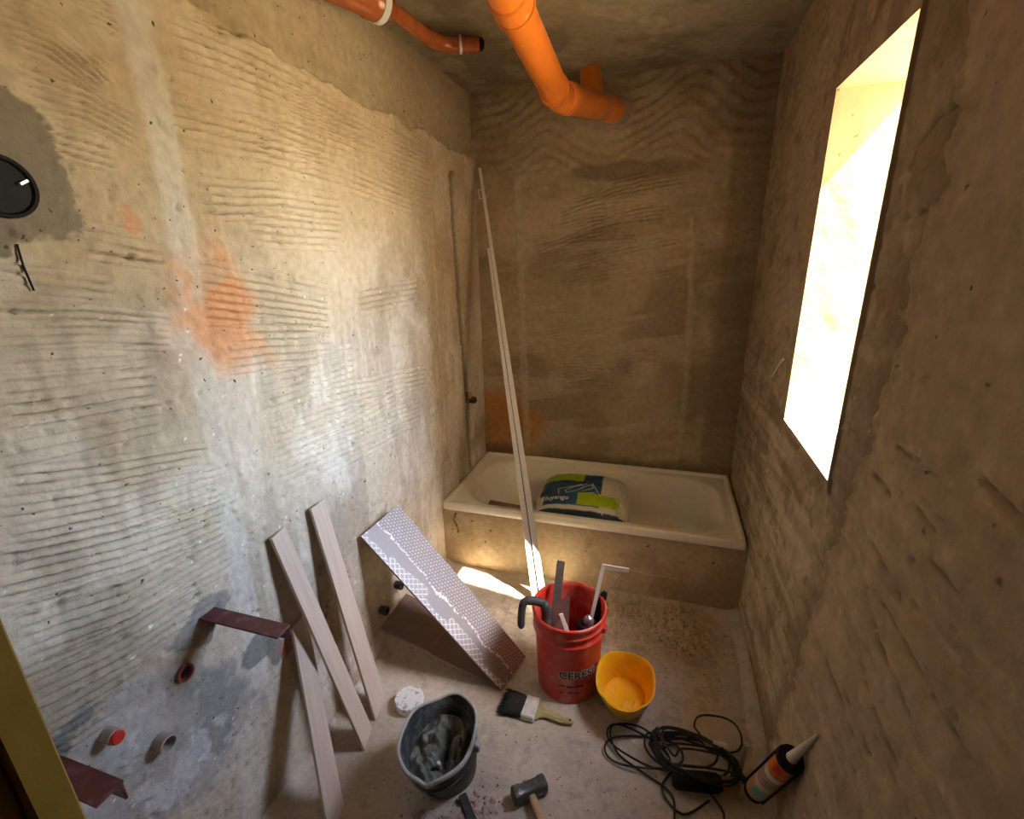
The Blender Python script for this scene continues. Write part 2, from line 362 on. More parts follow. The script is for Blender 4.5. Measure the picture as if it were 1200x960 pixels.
def h_left(u, v):
    h = 0.006*(fbm(u, v, 3.0, 11, 3)-0.5) + 0.005*(fbm(u, v, 18, 21, 3)-0.5) + 0.0026*(fbm(u, v, 60, 31, 3, 0.6)-0.5)
    for i, (p, n, sp) in enumerate(LSTR):
        s2 = min(sp, 0.0215); n2 = int(round(n*sp/s2))
        h = comb(h, u, v, p, n2, s2, 0.0115, 100+i*7)
    # smooth screed strips, ridges, chase for the pipe
    d, o, a, L = polydist(u, v, BAND1); m = sstep(0.040, 0.028, d + 0.012*(fbm(u, v, 16, 5, 3)-0.5))
    h = h*(1-0.85*m) + 0.0025*m
    for B, w, z in ((BAND2, 0.012, 0.004), (BAND3, 0.016, 0.005)):
        d, o, a, L = polydist(u, v, B); h = h + z*sstep(w, w*0.2, d + 0.012*(vnoise(u, v, 25, 6)-0.5))
    d, o, a, L = polydist(u, v, CHASE); m = sstep(0.030, 0.018, d + 0.016*(fbm(u, v, 20, 8, 3)-0.5))
    h = h - 0.010*m
    # rough lip of the joint below the ceiling, the plaster above it stands back
    d, o, a, L = polydist(u, v, JOINT); s = o + 0.09*(fbm(u, v, 7, 41, 6, 0.62)-0.5)
    m = sstep(-0.006, 0.006, s); h = h*(1-0.6*m) - 0.010*m + 0.008*np.exp(-((s+0.012)/0.02)**2)*(vnoise(u, v, 40, 45))
    # patches of later cement
    mb = patch(u, v, PBOX, 0.006, 51); h = h*(1-0.7*mb) + 0.005*mb
    mk = patch(u, v, PBRK, 0.004, 61, 0.02); h = h*(1-0.6*mk) + 0.004*mk
    mp = patch(u, v, PPLU, 0.02, 71, 0.05); h = h*(1-0.75*mp) + 0.006*mp*fbm(u, v, 12, 72, 3)
    # nicks and crumbs
    rs = np.random.RandomState(4)
    y0, z0 = u[0, 0], v[0, 0]; du = u[1, 0]-u[0, 0]; dv = v[0, 1]-v[0, 0]
    for k in range(1300):
        cy, cz = rs.uniform(-2.5, -0.1), rs.uniform(0.2, 2.4); a = rs.uniform(0.0035, 0.006); b = rs.uniform(0.003, 0.012)
        dep = rs.uniform(0.003, 0.010)*(1 if rs.rand() < 0.72 else -0.8); tl = rs.uniform(-0.6, 0.6)
        i0, i1 = int((cy-.03-y0)/du), int((cy+.03-y0)/du)+2; j0, j1 = int((cz-.03-z0)/dv), int((cz+.03-z0)/dv)+2
        if i0 < 0 or j0 < 0: continue
        su, sv = u[i0:i1, j0:j1]-cy, v[i0:i1, j0:j1]-cz
        h[i0:i1, j0:j1] -= dep*np.exp(-((su+tl*sv)/a)**2-(sv/b)**2)
    return h
def c_left(u, v, h):
    c = np.ones(u.shape+(3,))*np.array((0.55, 0.475, 0.36))
    f = fbm(u, v, 2.2, 81, 5); c = mixc(c, (0.36, 0.285, 0.20), 0.8*sstep(0.48, 0.64, f))
    f = fbm(u, v, 5.0, 85, 5); c = mixc(c, (0.66, 0.60, 0.51), 0.7*sstep(0.50, 0.66, f)); f = fbm(u*3, v*0.7, 6.0, 87, 4); c = mixc(c, (0.34, 0.28, 0.21), 0.45*sstep(0.54, 0.68, f))
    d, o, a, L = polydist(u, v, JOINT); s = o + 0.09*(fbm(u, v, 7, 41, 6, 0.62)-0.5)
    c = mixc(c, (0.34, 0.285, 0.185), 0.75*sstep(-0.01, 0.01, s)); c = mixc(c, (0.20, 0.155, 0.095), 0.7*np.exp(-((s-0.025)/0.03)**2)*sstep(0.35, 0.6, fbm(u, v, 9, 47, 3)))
    c = mixc(c, (0.57, 0.44, 0.27), 0.55*sstep(1.35, 1.75, v + 0.5*(fbm(u, v, 2.5, 89, 4)-0.5) + 0.35*sstep(-0.9, -0.3, u)))  # warm bounced light on the upper wall put in as an ochre tint
    d1, _, _, _ = polydist(u, v, BAND1); m = sstep(0.045, 0.025, d1 + 0.02*(fbm(u, v, 16, 5, 3)-0.5)); c = mixc(c, (0.58, 0.54, 0.47), 0.7*m)
    m = patch(u, v, ORNG, 0.05, 91, 0.06, 9); c = mixc(c, (0.66, 0.30, 0.13), 0.75*m*(0.35+0.65*sstep(0.35, 0.6, fbm(u, v, 12, 95, 4))))
    d, _, _, _ = polydist(u, v, CHASE); c = mixc(c, (0.24, 0.20, 0.14), 0.8*sstep(0.034, 0.018, d + 0.02*(fbm(u, v, 20, 8, 3)-0.5)))
    for P, cc, s, sd, wb, k in ((PBOX, (0.20,0.165,0.12), 0.006, 51, 0.03, 0.9), (PBRK, (0.24,0.23,0.21), 0.004, 61, 0.02, 0.85), (PPLU, (0.36,0.35,0.325), 0.02, 71, 0.05, 0.6)):
        c = mixc(c, cc, k*patch(u, v, P, s, sd, wb))
    for (cy, cz, ry, rz) in ((-2.345,0.765,0.030,0.018),(-2.395,0.74,0.03,0.03),(-2.42,0.66,0.04,0.05),(-1.88,0.50,0.03,0.06),(-1.93,0.56,0.07,0.05)):
        q = ((u-cy)/ry)**2+((v-cz)/rz)**2 + 1.2*(fbm(u, v, 30, 97, 3)-0.5); c = mixc(c, (0.17, 0.16, 0.145), 0.8*sstep(1.1, 0.8, q))
    mp = patch(u, v, PPLU, 0.03, 71, 0.05); c = mixc(c, (0.22, 0.21, 0.19), 0.7*mp*sstep(0.50, 0.62, fbm(u, v, 7, 701, 5, 0.6))); c = mixc(c, (0.62, 0.61, 0.58), 0.6*mp*sstep(0.52, 0.64, fbm(u*1.6+v, v*0.8-u, 8, 705, 5, 0.6)))
    q = ((u+1.83)/0.035)**2+((v-0.47)/0.05)**2 + 1.6*(fbm(u, v, 26, 98, 3)-0.5); c = mixc(c, (0.46, 0.14, 0.08), 0.7*sstep(1.1, 0.5, q))
    q = ((u+2.0)/0.022)**2+((v-1.72)/0.035)**2 + 4.0*(fbm(u, v, 30, 99, 5, 0.65)-0.5); c = mixc(c, (0.62, 0.28, 0.14), 0.6*sstep(1.1, 0.5, q))
    rs = np.random.RandomState(77); y0, z0 = u[0, 0], v[0, 0]; du = u[1, 0]-u[0, 0]; dv = v[0, 1]-v[0, 0]
    for k in range(90):    # white spatters
        cy, cz, q = rs.uniform(-2.4, -0.7), rs.uniform(0.3, 1.6), rs.uniform(0.0025, 0.0042)
        i0, i1 = int((cy-.02-y0)/du), int((cy+.02-y0)/du)+2; j0, j1 = int((cz-.02-z0)/dv), int((cz+.02-z0)/dv)+2
        c[i0:i1, j0:j1] = mixc(c[i0:i1, j0:j1], (0.85, 0.83, 0.78), sstep(1.2, 0.6, ((u[i0:i1, j0:j1]-cy)/q)**2+((v[i0:i1, j0:j1]-cz)/q)**2))
    return c * (1+2.0*np.clip(h, -0.006, 0.006)*10)[..., None]  # relief shading put into the colour: recesses darker, ridges lighter
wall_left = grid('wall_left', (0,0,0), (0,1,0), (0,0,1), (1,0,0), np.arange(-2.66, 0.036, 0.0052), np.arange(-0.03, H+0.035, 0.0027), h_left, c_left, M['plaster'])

# ---- back wall (u = x, v = z, relief towards -y)
def h_back(u, v):
    h = 0.006*(fbm(u, v, 3.0, 111, 3)-0.5) + 0.007*(fbm(u, v, 16, 121, 4)-0.5) + 0.0035*(fbm(u, v, 60, 131, 2)-0.5)
    rs = np.random.RandomState(8)
    for k in range(36):     # faint sweeps of the comb
        x0, z0 = rs.uniform(0.24, 0.62), rs.uniform(0.85, 1.92); L = rs.uniform(0.25, 0.6); s = rs.uniform(0.0, 0.28)
        h = comb(h, u, v, [(x0, z0), (x0+L*0.5, z0+L*0.5*s+0.012), (min(x0+L, 1.14), z0+L*s)], rs.randint(3, 6), 0.02, 0.0075, 300+k*5)
    t = np.sin(110*v + 7*np.sin(9*u+2*vnoise(u, v, 3, 141))+6*vnoise(u, v, 5, 143))
    h = h + 0.0028*t*sstep(2.02, 2.10, v + 0.05*(fbm(u, v, 6, 145, 3)-0.5))
    for B, w, z in (([(0.255,2.02),(0.262,1.131),(0.283,0.40)], 0.028, 0.004), ([(1.18,1.78),(1.215,1.157),(1.213,0.40)], 0.022, 0.004)):
        d, o, a, L = polydist(u, v, B); h = h + z*sstep(w, w*0.4, d + 0.02*(fbm(u, v, 14, 151, 3)-0.5))
    m = sstep(1.30, 1.34, u + 0.03*(fbm(u, v, 9, 155, 3)-0.5)); h = h + 0.004*m
    h = h + 0.03*sstep(0.50, 0.41, v + 0.09*(fbm(u, v, 6, 157, 4)-0.5))*0.4
    return h
def c_back(u, v, h):
    c = np.ones(u.shape+(3,))*np.array((0.43, 0.355, 0.23))
    c = mixc(c, (0.30, 0.235, 0.155), 0.8*sstep(0.45, 0.62, fbm(u, v, 2.6, 161, 5)))
    c = mixc(c, (0.50, 0.43, 0.33), 0.5*sstep(0.55, 0.72, fbm(u, v, 6, 165, 5)))
    c = mixc(c, (0.54, 0.46, 0.34), 0.5*sstep(0.50, 0.66, fbm(u*2.0, v*14-2.5*u, 1.0, 163, 4))*sstep(2.05, 1.9, v))
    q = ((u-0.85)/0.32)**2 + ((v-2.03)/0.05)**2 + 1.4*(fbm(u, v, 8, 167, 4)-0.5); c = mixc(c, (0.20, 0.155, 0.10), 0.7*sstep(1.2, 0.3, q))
    q = ((u-0.12)/0.30)**2 + ((v-0.60)/0.28)**2 + 1.6*(fbm(u, v, 7, 169, 4)-0.5); c = mixc(c, (0.50, 0.22, 0.075), 0.8*sstep(1.1, 0.2, q))
    for B, w in (([(0.255,2.02),(0.262,1.131),(0.283,0.40)], 0.030), ([(1.18,1.78),(1.215,1.157),(1.213,0.40)], 0.026)):
        d, o, a, L = polydist(u, v, B); c = mixc(c, (0.50, 0.44, 0.34), 0.6*sstep(w, w*0.5, d + 0.025*(fbm(u, v, 14, 151, 3)-0.5)))
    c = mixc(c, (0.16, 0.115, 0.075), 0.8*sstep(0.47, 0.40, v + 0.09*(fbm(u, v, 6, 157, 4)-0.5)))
    c = mixc(c, (0.27, 0.21, 0.14), 0.6*sstep(1.31, 1.36, u + 0.03*(fbm(u, v, 9, 155, 3)-0.5)))  # shade along the right edge put into the colour
    return c*np.array((0.92, 0.88, 0.80))
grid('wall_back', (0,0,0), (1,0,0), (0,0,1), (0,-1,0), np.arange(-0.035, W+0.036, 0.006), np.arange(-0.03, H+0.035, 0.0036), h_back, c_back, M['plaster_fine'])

# ---- right wall with the window opening (u = y, v = z, relief towards -x)
RB = [(-1.66,2.6),(-1.696,1.987),(-1.731,1.863),(-1.753,1.714),(-1.712,1.565),(-1.699,1.455),(-1.672,1.236),(-1.626,0.936),(-1.60,0.80)]
def axis_with(a, b, step, marks):
    k = sorted([a]+marks+[b]); out = []
    for s, e in zip(k[:-1], k[1:]):
        n = max(1, int(round((e-s)/step))); out += [s+(e-s)*i/n for i in range(n)]
    return out+[b]
RSCR = list((([(-1.956,1.055),(-2.02,1.063),(-2.081,1.062),(-2.211,1.050)], 0.008, 0.014), ([(-2.032,1.321),(-2.095,1.312),(-2.2,1.30)], 0.006, 0.012),
                      ([(-1.583,1.814),(-1.637,1.844),(-1.715,1.846)], 0.005, 0.010), ([(-1.587,1.679),(-1.668,1.686),(-1.725,1.70)], 0.005, 0.010), ([(-1.638,1.503),(-1.66,1.492),(-1.698,1.493)], 0.005, 0.010),
                      ([(-1.785,1.062),(-1.83,1.05),(-1.909,1.038)], 0.007, 0.011), ([(-1.80,0.955),(-1.9,0.925),(-1.972,0.912),(-2.1,0.882)], 0.007, 0.011), ([(-1.875,0.809),(-2.033,0.791)], 0.006, 0.009), ([(-1.70,0.90),(-1.82,0.872)], 0.006, 0.009), ([(-1.72,0.99),(-1.80,0.975)], 0.006, 0.009)))
_rs = random.Random(31)
for _k in range(26):      # more trowel scratches on the old plaster
    _y, _z = _rs.uniform(-2.25, -1.70), _rs.uniform(0.62, 1.30); _l = _rs.uniform(0.04, 0.16); _s = _rs.uniform(-0.10, 0.04)
    RSCR.append(([(_y, _z), (_y-_l*0.5, _z+_s*_l*0.5+_rs.uniform(-.004, .004)), (_y-_l, _z+_s*_l)], _rs.uniform(0.003, 0.006), _rs.uniform(0.005, 0.010)))
def h_right(u, v):
    h = 0.008*(fbm(u, v, 3.0, 211, 3)-0.5) + 0.010*(fbm(u, v, 9, 221, 4)-0.5) + 0.003*(fbm(u, v, 50, 231, 3, 0.6)-0.5)
    # diagonal trowel streaks on the lower part
    w = sstep(1.25, 1.0, v + 0.1*(fbm(u, v, 4, 233, 3)-0.5))
    h = h + 0.016*w*(fbm(u*2.2, v*30+1.5*u, 1.0, 235, 3)-0.5)
    d, o, a, L = polydist(u, v, RB); s = -o + 0.13*(fbm(u, v, 10, 241, 6, 0.62)-0.5)
    old = sstep(-0.006, 0.010, s); h = h + 0.015*old + 0.006*np.exp(-((s-0.01)/0.02)**2)*sstep(0.4, 0.7, vnoise(u, v, 35, 245))
    # swirls near the back, above the bath
    t = np.sin(110*v + 60*u + 9*vnoise(u, v, 6, 243)); h = h + 0.002*t*sstep(-0.95, -0.8, u)*sstep(1.0, 1.2, v)
    for P, wd, dp in RSCR:
        d, o, a, L = polydist(u, v, P); h = h - dp*np.exp(-((d+0.004*(vnoise(u, v, 50, 247)-0.5))/wd)**2)
    rs = np.random.RandomState(14)
    for k in range(260):
        cy, cz = rs.uniform(-2.4, -0.2), rs.uniform(0.2, 2.2); r = rs.uniform(0.004, 0.009); dp = rs.uniform(0.006, 0.014)*(1 if rs.rand() < 0.6 else -0.8)
        k2 = (np.abs(u-cy) < 0.03) & (np.abs(v-cz) < 0.03); h[k2] -= dp*np.exp(-((u[k2]-cy)/r)**2-((v[k2]-cz)/r)**2)
    # trued corner round the window
    dw = np.maximum(np.maximum(WY0-u, u-WY1), np.maximum(WZ0-v, v-WZ1))
    return h*sstep(0.0, 0.03, dw) 
def c_right(u, v, h):
    c = np.ones(u.shape+(3,))*np.array((0.44, 0.37, 0.25))
    c = mixc(c, (0.31, 0.25, 0.175), 0.8*sstep(0.44, 0.62, fbm(u, v, 3.0, 261, 5)))
    c = mixc(c, (0.60, 0.52, 0.38), 0.65*sstep(0.50, 0.66, fbm(u*2.4, v*20+1.5*u, 1.0, 267, 4))*sstep(1.35, 1.0, v)); c = mixc(c, (0.24, 0.185, 0.12), 0.6*sstep(0.52, 0.66, fbm(u*2.0, v*30+1.5*u, 1.0, 269, 4))*sstep(1.35, 1.0, v))  # relief shading of the trowel streaks put into the colour
    c = mixc(c, (0.22, 0.17, 0.11), 0.55*sstep(0.56, 0.68, fbm(u, v, 16, 271, 5, 0.65))); c = mixc(c, (0.58, 0.49, 0.36), 0.5*sstep(0.56, 0.68, fbm(u, v, 13, 275, 5, 0.65)))
    c = mixc(c, (0.50, 0.42, 0.32), 0.5*sstep(0.54, 0.72, fbm(u, v, 7, 265, 5)))
    d, o, a, L = polydist(u, v, RB); s = -o + 0.13*(fbm(u, v, 10, 241, 6, 0.62)-0.5)
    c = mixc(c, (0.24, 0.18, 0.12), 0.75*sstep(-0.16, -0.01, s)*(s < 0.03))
    c = mixc(c, (0.54, 0.435, 0.30), 0.55*sstep(0.0, 0.015, s))
    for k, (P, wd, dp) in enumerate(RSCR):    # dirt, lime and the relief's shading put into the scratch colour
        d, o, a, L = polydist(u, v, P); c = mixc(c, (0.13, 0.095, 0.06) if k % 4 else (0.62, 0.54, 0.42), 0.75*np.exp(-((d+0.005*(vnoise(u, v, 45, 291)-0.5))/(wd*0.8))**2)*sstep(0.25, 0.5, vnoise(u, v, 30, 293)))
    rs2 = np.random.RandomState(16)
    for k in range(60):
        cy, cz, q = rs2.uniform(-2.3, -0.7), rs2.uniform(0.3, 2.0), rs2.uniform(0.003, 0.007)
        k2 = (np.abs(u-cy) < 0.02) & (np.abs(v-cz) < 0.02); c[k2] = mixc(c[k2], (0.07, 0.05, 0.03), 0.85*sstep(1.2, 0.5, ((u[k2]-cy)/q)**2+((v[k2]-cz)/(q*0.8))**2))
    dw = np.maximum(np.maximum(WY0-u, u-WY1), np.maximum(WZ0-v, v-WZ1)); c = mixc(c, (0.11, 0.07, 0.045), 0.9*sstep(0.036, 0.030, dw + 0.006*(vnoise(u, v, 40, 249)-0.5))*(u < WY0))  # shade of the near window corner painted as a dark band
    rs = np.random.RandomState(15)
    for k in range(90):     # pale spatters
        cy, cz = rs.uniform(-2.4, -0.7), rs.uniform(0.05, 1.4); r = rs.uniform(0.002, 0.0045); k2 = (np.abs(u-cy) < 0.02) & (np.abs(v-cz) < 0.02)
        c[k2] = mixc(c[k2], (0.72, 0.66, 0.56), 0.8*np.exp(-((u[k2]-cy)/r)**2-((v[k2]-cz)/(r*1.8))**2))
    return c*np.array((0.88, 0.83, 0.77))
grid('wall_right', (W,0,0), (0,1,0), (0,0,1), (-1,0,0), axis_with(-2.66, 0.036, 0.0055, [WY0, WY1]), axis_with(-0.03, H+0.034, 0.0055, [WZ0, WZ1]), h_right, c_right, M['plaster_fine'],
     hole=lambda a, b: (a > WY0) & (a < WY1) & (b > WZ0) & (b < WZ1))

# ---- ceiling (u = x, v = y, relief downwards)
def h_ceil(u, v): return 0.008*(fbm(u, v, 4, 411, 4)-0.5) + 0.003*(fbm(u, v, 30, 421, 3)-0.5)
def c_ceil(u, v, h):
    c = np.ones(u.shape+(3,))*np.array((0.34, 0.29, 0.185))
    c = mixc(c, (0.23, 0.185, 0.115), 0.9*sstep(0.45, 0.60, fbm(u, v, 3.5, 431, 5)))
    return mixc(c, (0.42, 0.36, 0.25), 0.6*sstep(0.55, 0.70, fbm(u, v, 9, 435, 4)))
grid('ceiling', (0,0,H), (1,0,0), (0,1,0), (0,0,-1), np.arange(-0.04, W+0.041, 0.01), np.arange(-2.66, 0.041, 0.01), h_ceil, c_ceil, M['plaster_fine'])

# ---- floor (u = x, v = y)
def dirt_mask(u, v):
    q = ((u-1.08)/0.42)**2 + ((v+0.93)/0.24)**2 + 1.3*(fbm(u, v, 6, 511, 4)-0.5)
    m = sstep(1.2, 0.35, q)
    q2 = ((u-0.45)/0.35)**2 + ((v+1.0)/0.22)**2 + 1.2*(fbm(u, v, 7, 515, 4)-0.5)
    return np.maximum(m, 0.22*sstep(1.2, 0.4, q2))
def h_floor(u, v):
    m = dirt_mask(u, v)
    h = 0.0015*(fbm(u, v, 5, 521, 3)-0.5) + 0.0008*(fbm(u, v, 50, 523, 3)-0.5)
    h = h + m*(0.008 + 0.095*fbm(u, v, 16, 525, 4)*fbm(u, v, 45, 527, 3)**2)
    q = ((u-0.55)/0.10)**2 + ((v+1.89)/0.09)**2; h = h + 0.012*np.exp(-q)*(0.5+fbm(u, v, 40, 529, 3))
    e = np.minimum(np.minimum(u, W-u), 9); h = h + 0.02*sstep(0.05, 0.0, e + 0.03*(fbm(u, v, 8, 531, 3)-0.5))
    return h
def c_floor(u, v, h):
    c = np.ones(u.shape+(3,))*np.array((0.56, 0.49, 0.405))
    c = mixc(c, (0.42, 0.355, 0.275), 0.7*sstep(0.45, 0.63, fbm(u, v, 3.2, 541, 5)))
    c = mixc(c, (0.46, 0.355, 0.22), 0.9*dirt_mask(u, v))
    return mixc(c, (0.26, 0.215, 0.15), 0.45*sstep(0.52, 0.75, fbm(u, v, 22, 545, 5, 0.7)))
grid('floor', (0,0,0), (1,0,0), (0,1,0), (0,0,1), np.arange(-0.04, W+0.041, 0.0055), np.arange(-2.66, -0.60, 0.0055), h_floor, c_floor, M['floor'])

# ---- front wall with the doorway the photographer stands in, and a dim hall behind it
DX0, DX1, DZ = 0.46, 1.40, 2.08
g = G(); g.box((-0.04,-2.69,-0.02), (DX0,YF-0.012,H+.03)).box((DX1,-2.69,-0.02), (W+.04,YF-0.012,H+.03)).box((DX0,-2.69,DZ), (DX1,YF-0.012,H+.03))
tag(g.build('wall_front', M['outside'], smooth=False), kind='structure')
hall = mat('hall_plaster', (0.50,0.38,0.24), 0.9, var=0.1, vscale=8)
for nm, a, b in (('floor_hall', (-0.6,-4.6,-0.06), (2.1,-2.66,-0.002)), ('ceiling_hall', (-0.6,-4.6,H), (2.1,-2.66,H+.06)), ('wall_hall_left', (-0.66,-4.6,-.06), (-0.6,-2.66,H)), ('wall_hall_right', (2.1,-4.6,-.06), (2.16,-2.66,H)), 
                 ('wall_hall_side', (-0.66,-2.69,-.06), (-0.04,-2.66,H)), ('wall_hall_corner', (W+.04,-2.69,-.06), (2.16,-2.66,H))):
    tag(G().box(a, b).build(nm, hall, smooth=False), kind='structure')
tag(G().box((-0.66,-4.66,-.06), (2.16,-4.6,H)).build('wall_hall_back', hall, smooth=False), kind='structure')
fr = bpy.data.objects.new('door_1', None); COL.objects.link(fr); tag(fr, 'mustard yellow painted door frame at the lower left', kind='structure')
G().box((DX0,-2.605,0), (0.50,YF,DZ)).box((DX0,-2.70,0), (0.486,-2.605,DZ)).build('frame_post', M['door'], fr, bevel=0.002)
G().box((DX1-0.04,-2.605,0), (DX1,YF,DZ)).box((DX1-0.026,-2.70,0), (DX1,-2.605,DZ)).build('frame_post', M['door'], fr, bevel=0.002)
G().box((0.50,-2.70,DZ-0.04), (DX1-0.04,YF,DZ)).build('frame_head', M['door'], fr, bevel=0.002)

# ---- window reveal, outer face and the outside, with an added sun-blocking wall
wn = bpy.data.objects.new('window_1', None); COL.objects.link(wn); tag(wn, 'narrow unglazed window opening with deep plastered reveal', kind='structure')
def reveal_face(name, P, nu, nv, seed, amp=0.004):
    """P: 4 corners, face pushed by noise except on its border"""
    p = [Vector(q) for q in P]; n = (p[1]-p[0]).cross(p[3]-p[0]).normalized(); v = []; f = []
    for i in range(nu+1):
        for j in range(nv+1):
            a, b = i/nu, j/nv
            q = p[0]*(1-a)*(1-b)+p[1]*a*(1-b)+p[2]*a*b+p[3]*(1-a)*b
            e = min(1, 8*min(a, 1-a, b, 1-b))
            v.append(q + n*amp*e*(mnoise.noise(q*9+Vector((seed, 0, 0))) + 0.5*mnoise.noise(q*30)))
    for i in range(nu):
        for j in range(nv):
            a = i*(nv+1)+j; f.append((a, a+nv+1, a+nv+2, a+1))
    return mesh(name, v, f, M['reveal'], wn)
a, b = WX0-0.001, WX1
reveal_face('jamb', [(a,WY1,WZ0),(b,WY1,WZ0),(b,WY1,WZ1),(a,WY1,WZ1)], 16, 60, 1)
reveal_face('jamb', [(b,WY0,WZ0),(a,WY0,WZ0),(a,WY0,WZ1),(b,WY0,WZ1)], 16, 60, 2)
reveal_face('soffit', [(a,WY0,WZ1),(a,WY1,WZ1),(b,WY1,WZ1),(b,WY0,WZ1)], 30, 16, 3)
reveal_face('sill', [(a,WY1,WZ0),(a,WY0,WZ0),(b,WY0,WZ0),(b,WY1,WZ0)], 30, 16, 4)
x0, x1 = 1.69, 1.706
g = G().box((x0,-2.72,-3.0), (x1,WY0,6.0)).box((x0,WY1,-3.0), (x1,1.5,6.0)).box((x0,WY0,-3.0), (x1,WY1,WZ0)).box((x0,WY0,WZ1), (x1,WY1,6.0))
tag(g.build('wall_outside', M['outside'], smooth=False), kind='structure')
tag(G().box((1.706,-1.75,-3.0), (4.20,-1.50,6.6)).build('wall_outside_sunblock', M['outside'], smooth=False), kind='structure')  # unseen wall added to cut the sun down to a narrow floor patch
tag(G().box((1.706,-12,-0.35), (14,12,-0.25)).build('floor_outside', mat('pale_yard', (0.50,0.40,0.22), 0.95, var=0.1, vscale=2), smooth=False), kind='structure')

# ================================================================== OBJECTS
# ---- bathtub and its plastered apron
def rrect(x0, x1, y0, y1, r, z, n=10):
    pts = []
    for cx, cy, a0 in ((x1-r, y1-r, 0), (x0+r, y1-r, 90), (x0+r, y0+r, 180), (x1-r, y0+r, 270)):
        for k in range(n+1):
            a = R(a0+90*k/n); pts.append((cx+r*math.cos(a), cy+r*math.sin(a), z))
    return pts
tub = thing('bathtub', (0.75,-0.36,0.14), 'dusty off-white enamel bathtub set across the room below the back wall', 'bathtub')
ox, oy, oz = 0.75, -0.36, 0.14
def loc(rings): return [[(x-ox, y-oy, z-oz) for x, y, z in r] for r in rings]
rings = [rrect(0.012,1.488,-0.716,-0.008,0.012,0.345), rrect(0.008,1.492,-0.722,-0.004,0.016,0.352), rrect(0.008,1.492,-0.722,-0.004,0.018,0.379), rrect(0.011,1.489,-0.719,-0.007,0.018,0.387),
         rrect(0.024,1.476,-0.706,-0.020,0.02,0.389), rrect(0.030,1.470,-0.700,-0.026,0.02,0.386), rrect(0.034,1.466,-0.696,-0.030,0.02,0.372), rrect(0.045,1.455,-0.680,-0.042,0.06,0.369),
         rrect(0.080,1.426,-0.651,-0.069,0.16,0.369), rrect(0.086,1.420,-0.646,-0.074,0.17,0.364), rrect(0.092,1.415,-0.641,-0.079,0.18,0.350),
         rrect(0.150,1.398,-0.620,-0.100,0.19,0.23), rrect(0.20,1.385,-0.606,-0.114,0.18,0.130), rrect(0.25,1.36,-0.575,-0.145,0.15,0.108), rrect(0.45,1.2,-0.46,-0.26,0.08,0.104)]
G().loft(loc(rings), False, True).build('basin', M['enamel'], tub, angle=60)
G().lathe([(0.0,0.004),(0.022,0.004),(0.026,0.001),(0.026,-0.002)], 20).build('drain', M['steel'], tub, loc=(0.45,0.0,-0.034))
apron = thing('bath_apron', (0.75,-0.70,0), 'rough plastered masonry apron under the front rim of the bathtub', 'apron')
def h_apr(u, v): return 0.006*(fbm(u, v, 5, 611, 4)-0.5) + 0.003*(fbm(u, v, 30, 615, 3)-0.5)
def c_apr(u, v, h):
    c = np.ones(u.shape+(3,))*np.array((0.48, 0.375, 0.235)); c = mixc(c, (0.36, 0.26, 0.15), 0.7*sstep(0.45, 0.62, fbm(u, v, 6, 621, 5)))
    rs = np.random.RandomState(5)
    for k in range(16):
        cx, cz = (rs.uniform(0.05, 0.5) if k < 11 else rs.uniform(0.5, 1.4)), rs.uniform(0.10, 0.33); a, b = rs.uniform(0.002, 0.009), rs.uniform(0.002, 0.006)
        c = mixc(c, (0.05, 0.03, 0.02), 0.9*sstep(1.2, 0.5, ((u-cx)/a)**2+((v-cz)/b)**2+2.4*(fbm(u, v, 70, 623, 3)-0.5)))
    d, _, _, _ = polydist(u, v, [(0.075,0.315),(0.06,0.275),(0.075,0.25),(0.085,0.20)]); c = mixc(c, (0.06, 0.04, 0.025), 0.85*sstep(0.006, 0.003, d + 0.006*(vnoise(u, v, 60, 624)-0.5)))
    d, _, _, _ = polydist(u, v, [(0.97,0.135),(1.22,0.125)]); return mixc(c, (0.6, 0.52, 0.40), 0.6*sstep(0.005, 0.002, d))
ap = grid('front_face', (-0.75,0,0), (1,0,0), (0,0,1), (0,-1,0), np.arange(-0.005, 1.506, 0.006), np.arange(-0.01, 0.362, 0.006), h_apr, c_apr, M['plaster'])
del ap['kind']; ap.parent = apron
G().box((-0.755,0.006,-0.01), (0.755,0.06,0.35)).build('core', M['outside'], apron, smooth=False)

# ---- adhesive bag lying in the bath
BL, BW, BT = 0.52, 0.43, 0.185
bagM = Matrix.Translation((0.705,-0.335,0.205)) @ Matrix.Rotation(R(2), 4, 'Z') @ Matrix.Rotation(R(5), 4, 'X')
bag = thing('adhesive_bag', None, 'blue, lime green and white printed bag of powder lying in the bathtub', 'bag', mat4=bagM)
def bag_top(s, t):
    e = (max(0, 1-abs(s)**3.2)*max(0, 1-abs(t)**3.6))**0.42
    w = 0.006*mnoise.noise(Vector((s*4, t*4, 3))) + (0.030*mnoise.noise(Vector((s*16, t*8, 1))) if s > 0.70 else 0)
    return 0.045 + (BT-0.045)*e + w*e
def bag_xy(s, t):
    k = 1 - 0.05*abs(t)**3; q = 1-0.06*abs(s)**4
    return s*BL/2*k + 0.006*mnoise.noise(Vector((t*6, 0, s*3))), t*BW/2*q + 0.006*mnoise.noise(Vector((s*7, 2, 0)))
def bagcol(s, t):
    a, b = (s+1)/2, (t+1)/2
    navy, lime, cream, dk = (0.010,0.055,0.115), (0.36,0.50,0.012), (0.62,0.54,0.42), (0.008,0.020,0.045)
    if b < 0.085: return dk
    if b < 0.115: return (0.55,0.52,0.45)
    if a < 0.05 or (a < 0.10 and b < 0.3): return cream
    if a > 0.46 and a < 0.88 and b > 0.13 and b < 0.33: return lime
    if a < 0.50 and b > 0.60 + 0.10*max(0, 0.3-a): return lime
    if a < 0.70: return (0.008,0.075,0.16) if (a > 0.35 and b < 0.5) else navy
    return cream
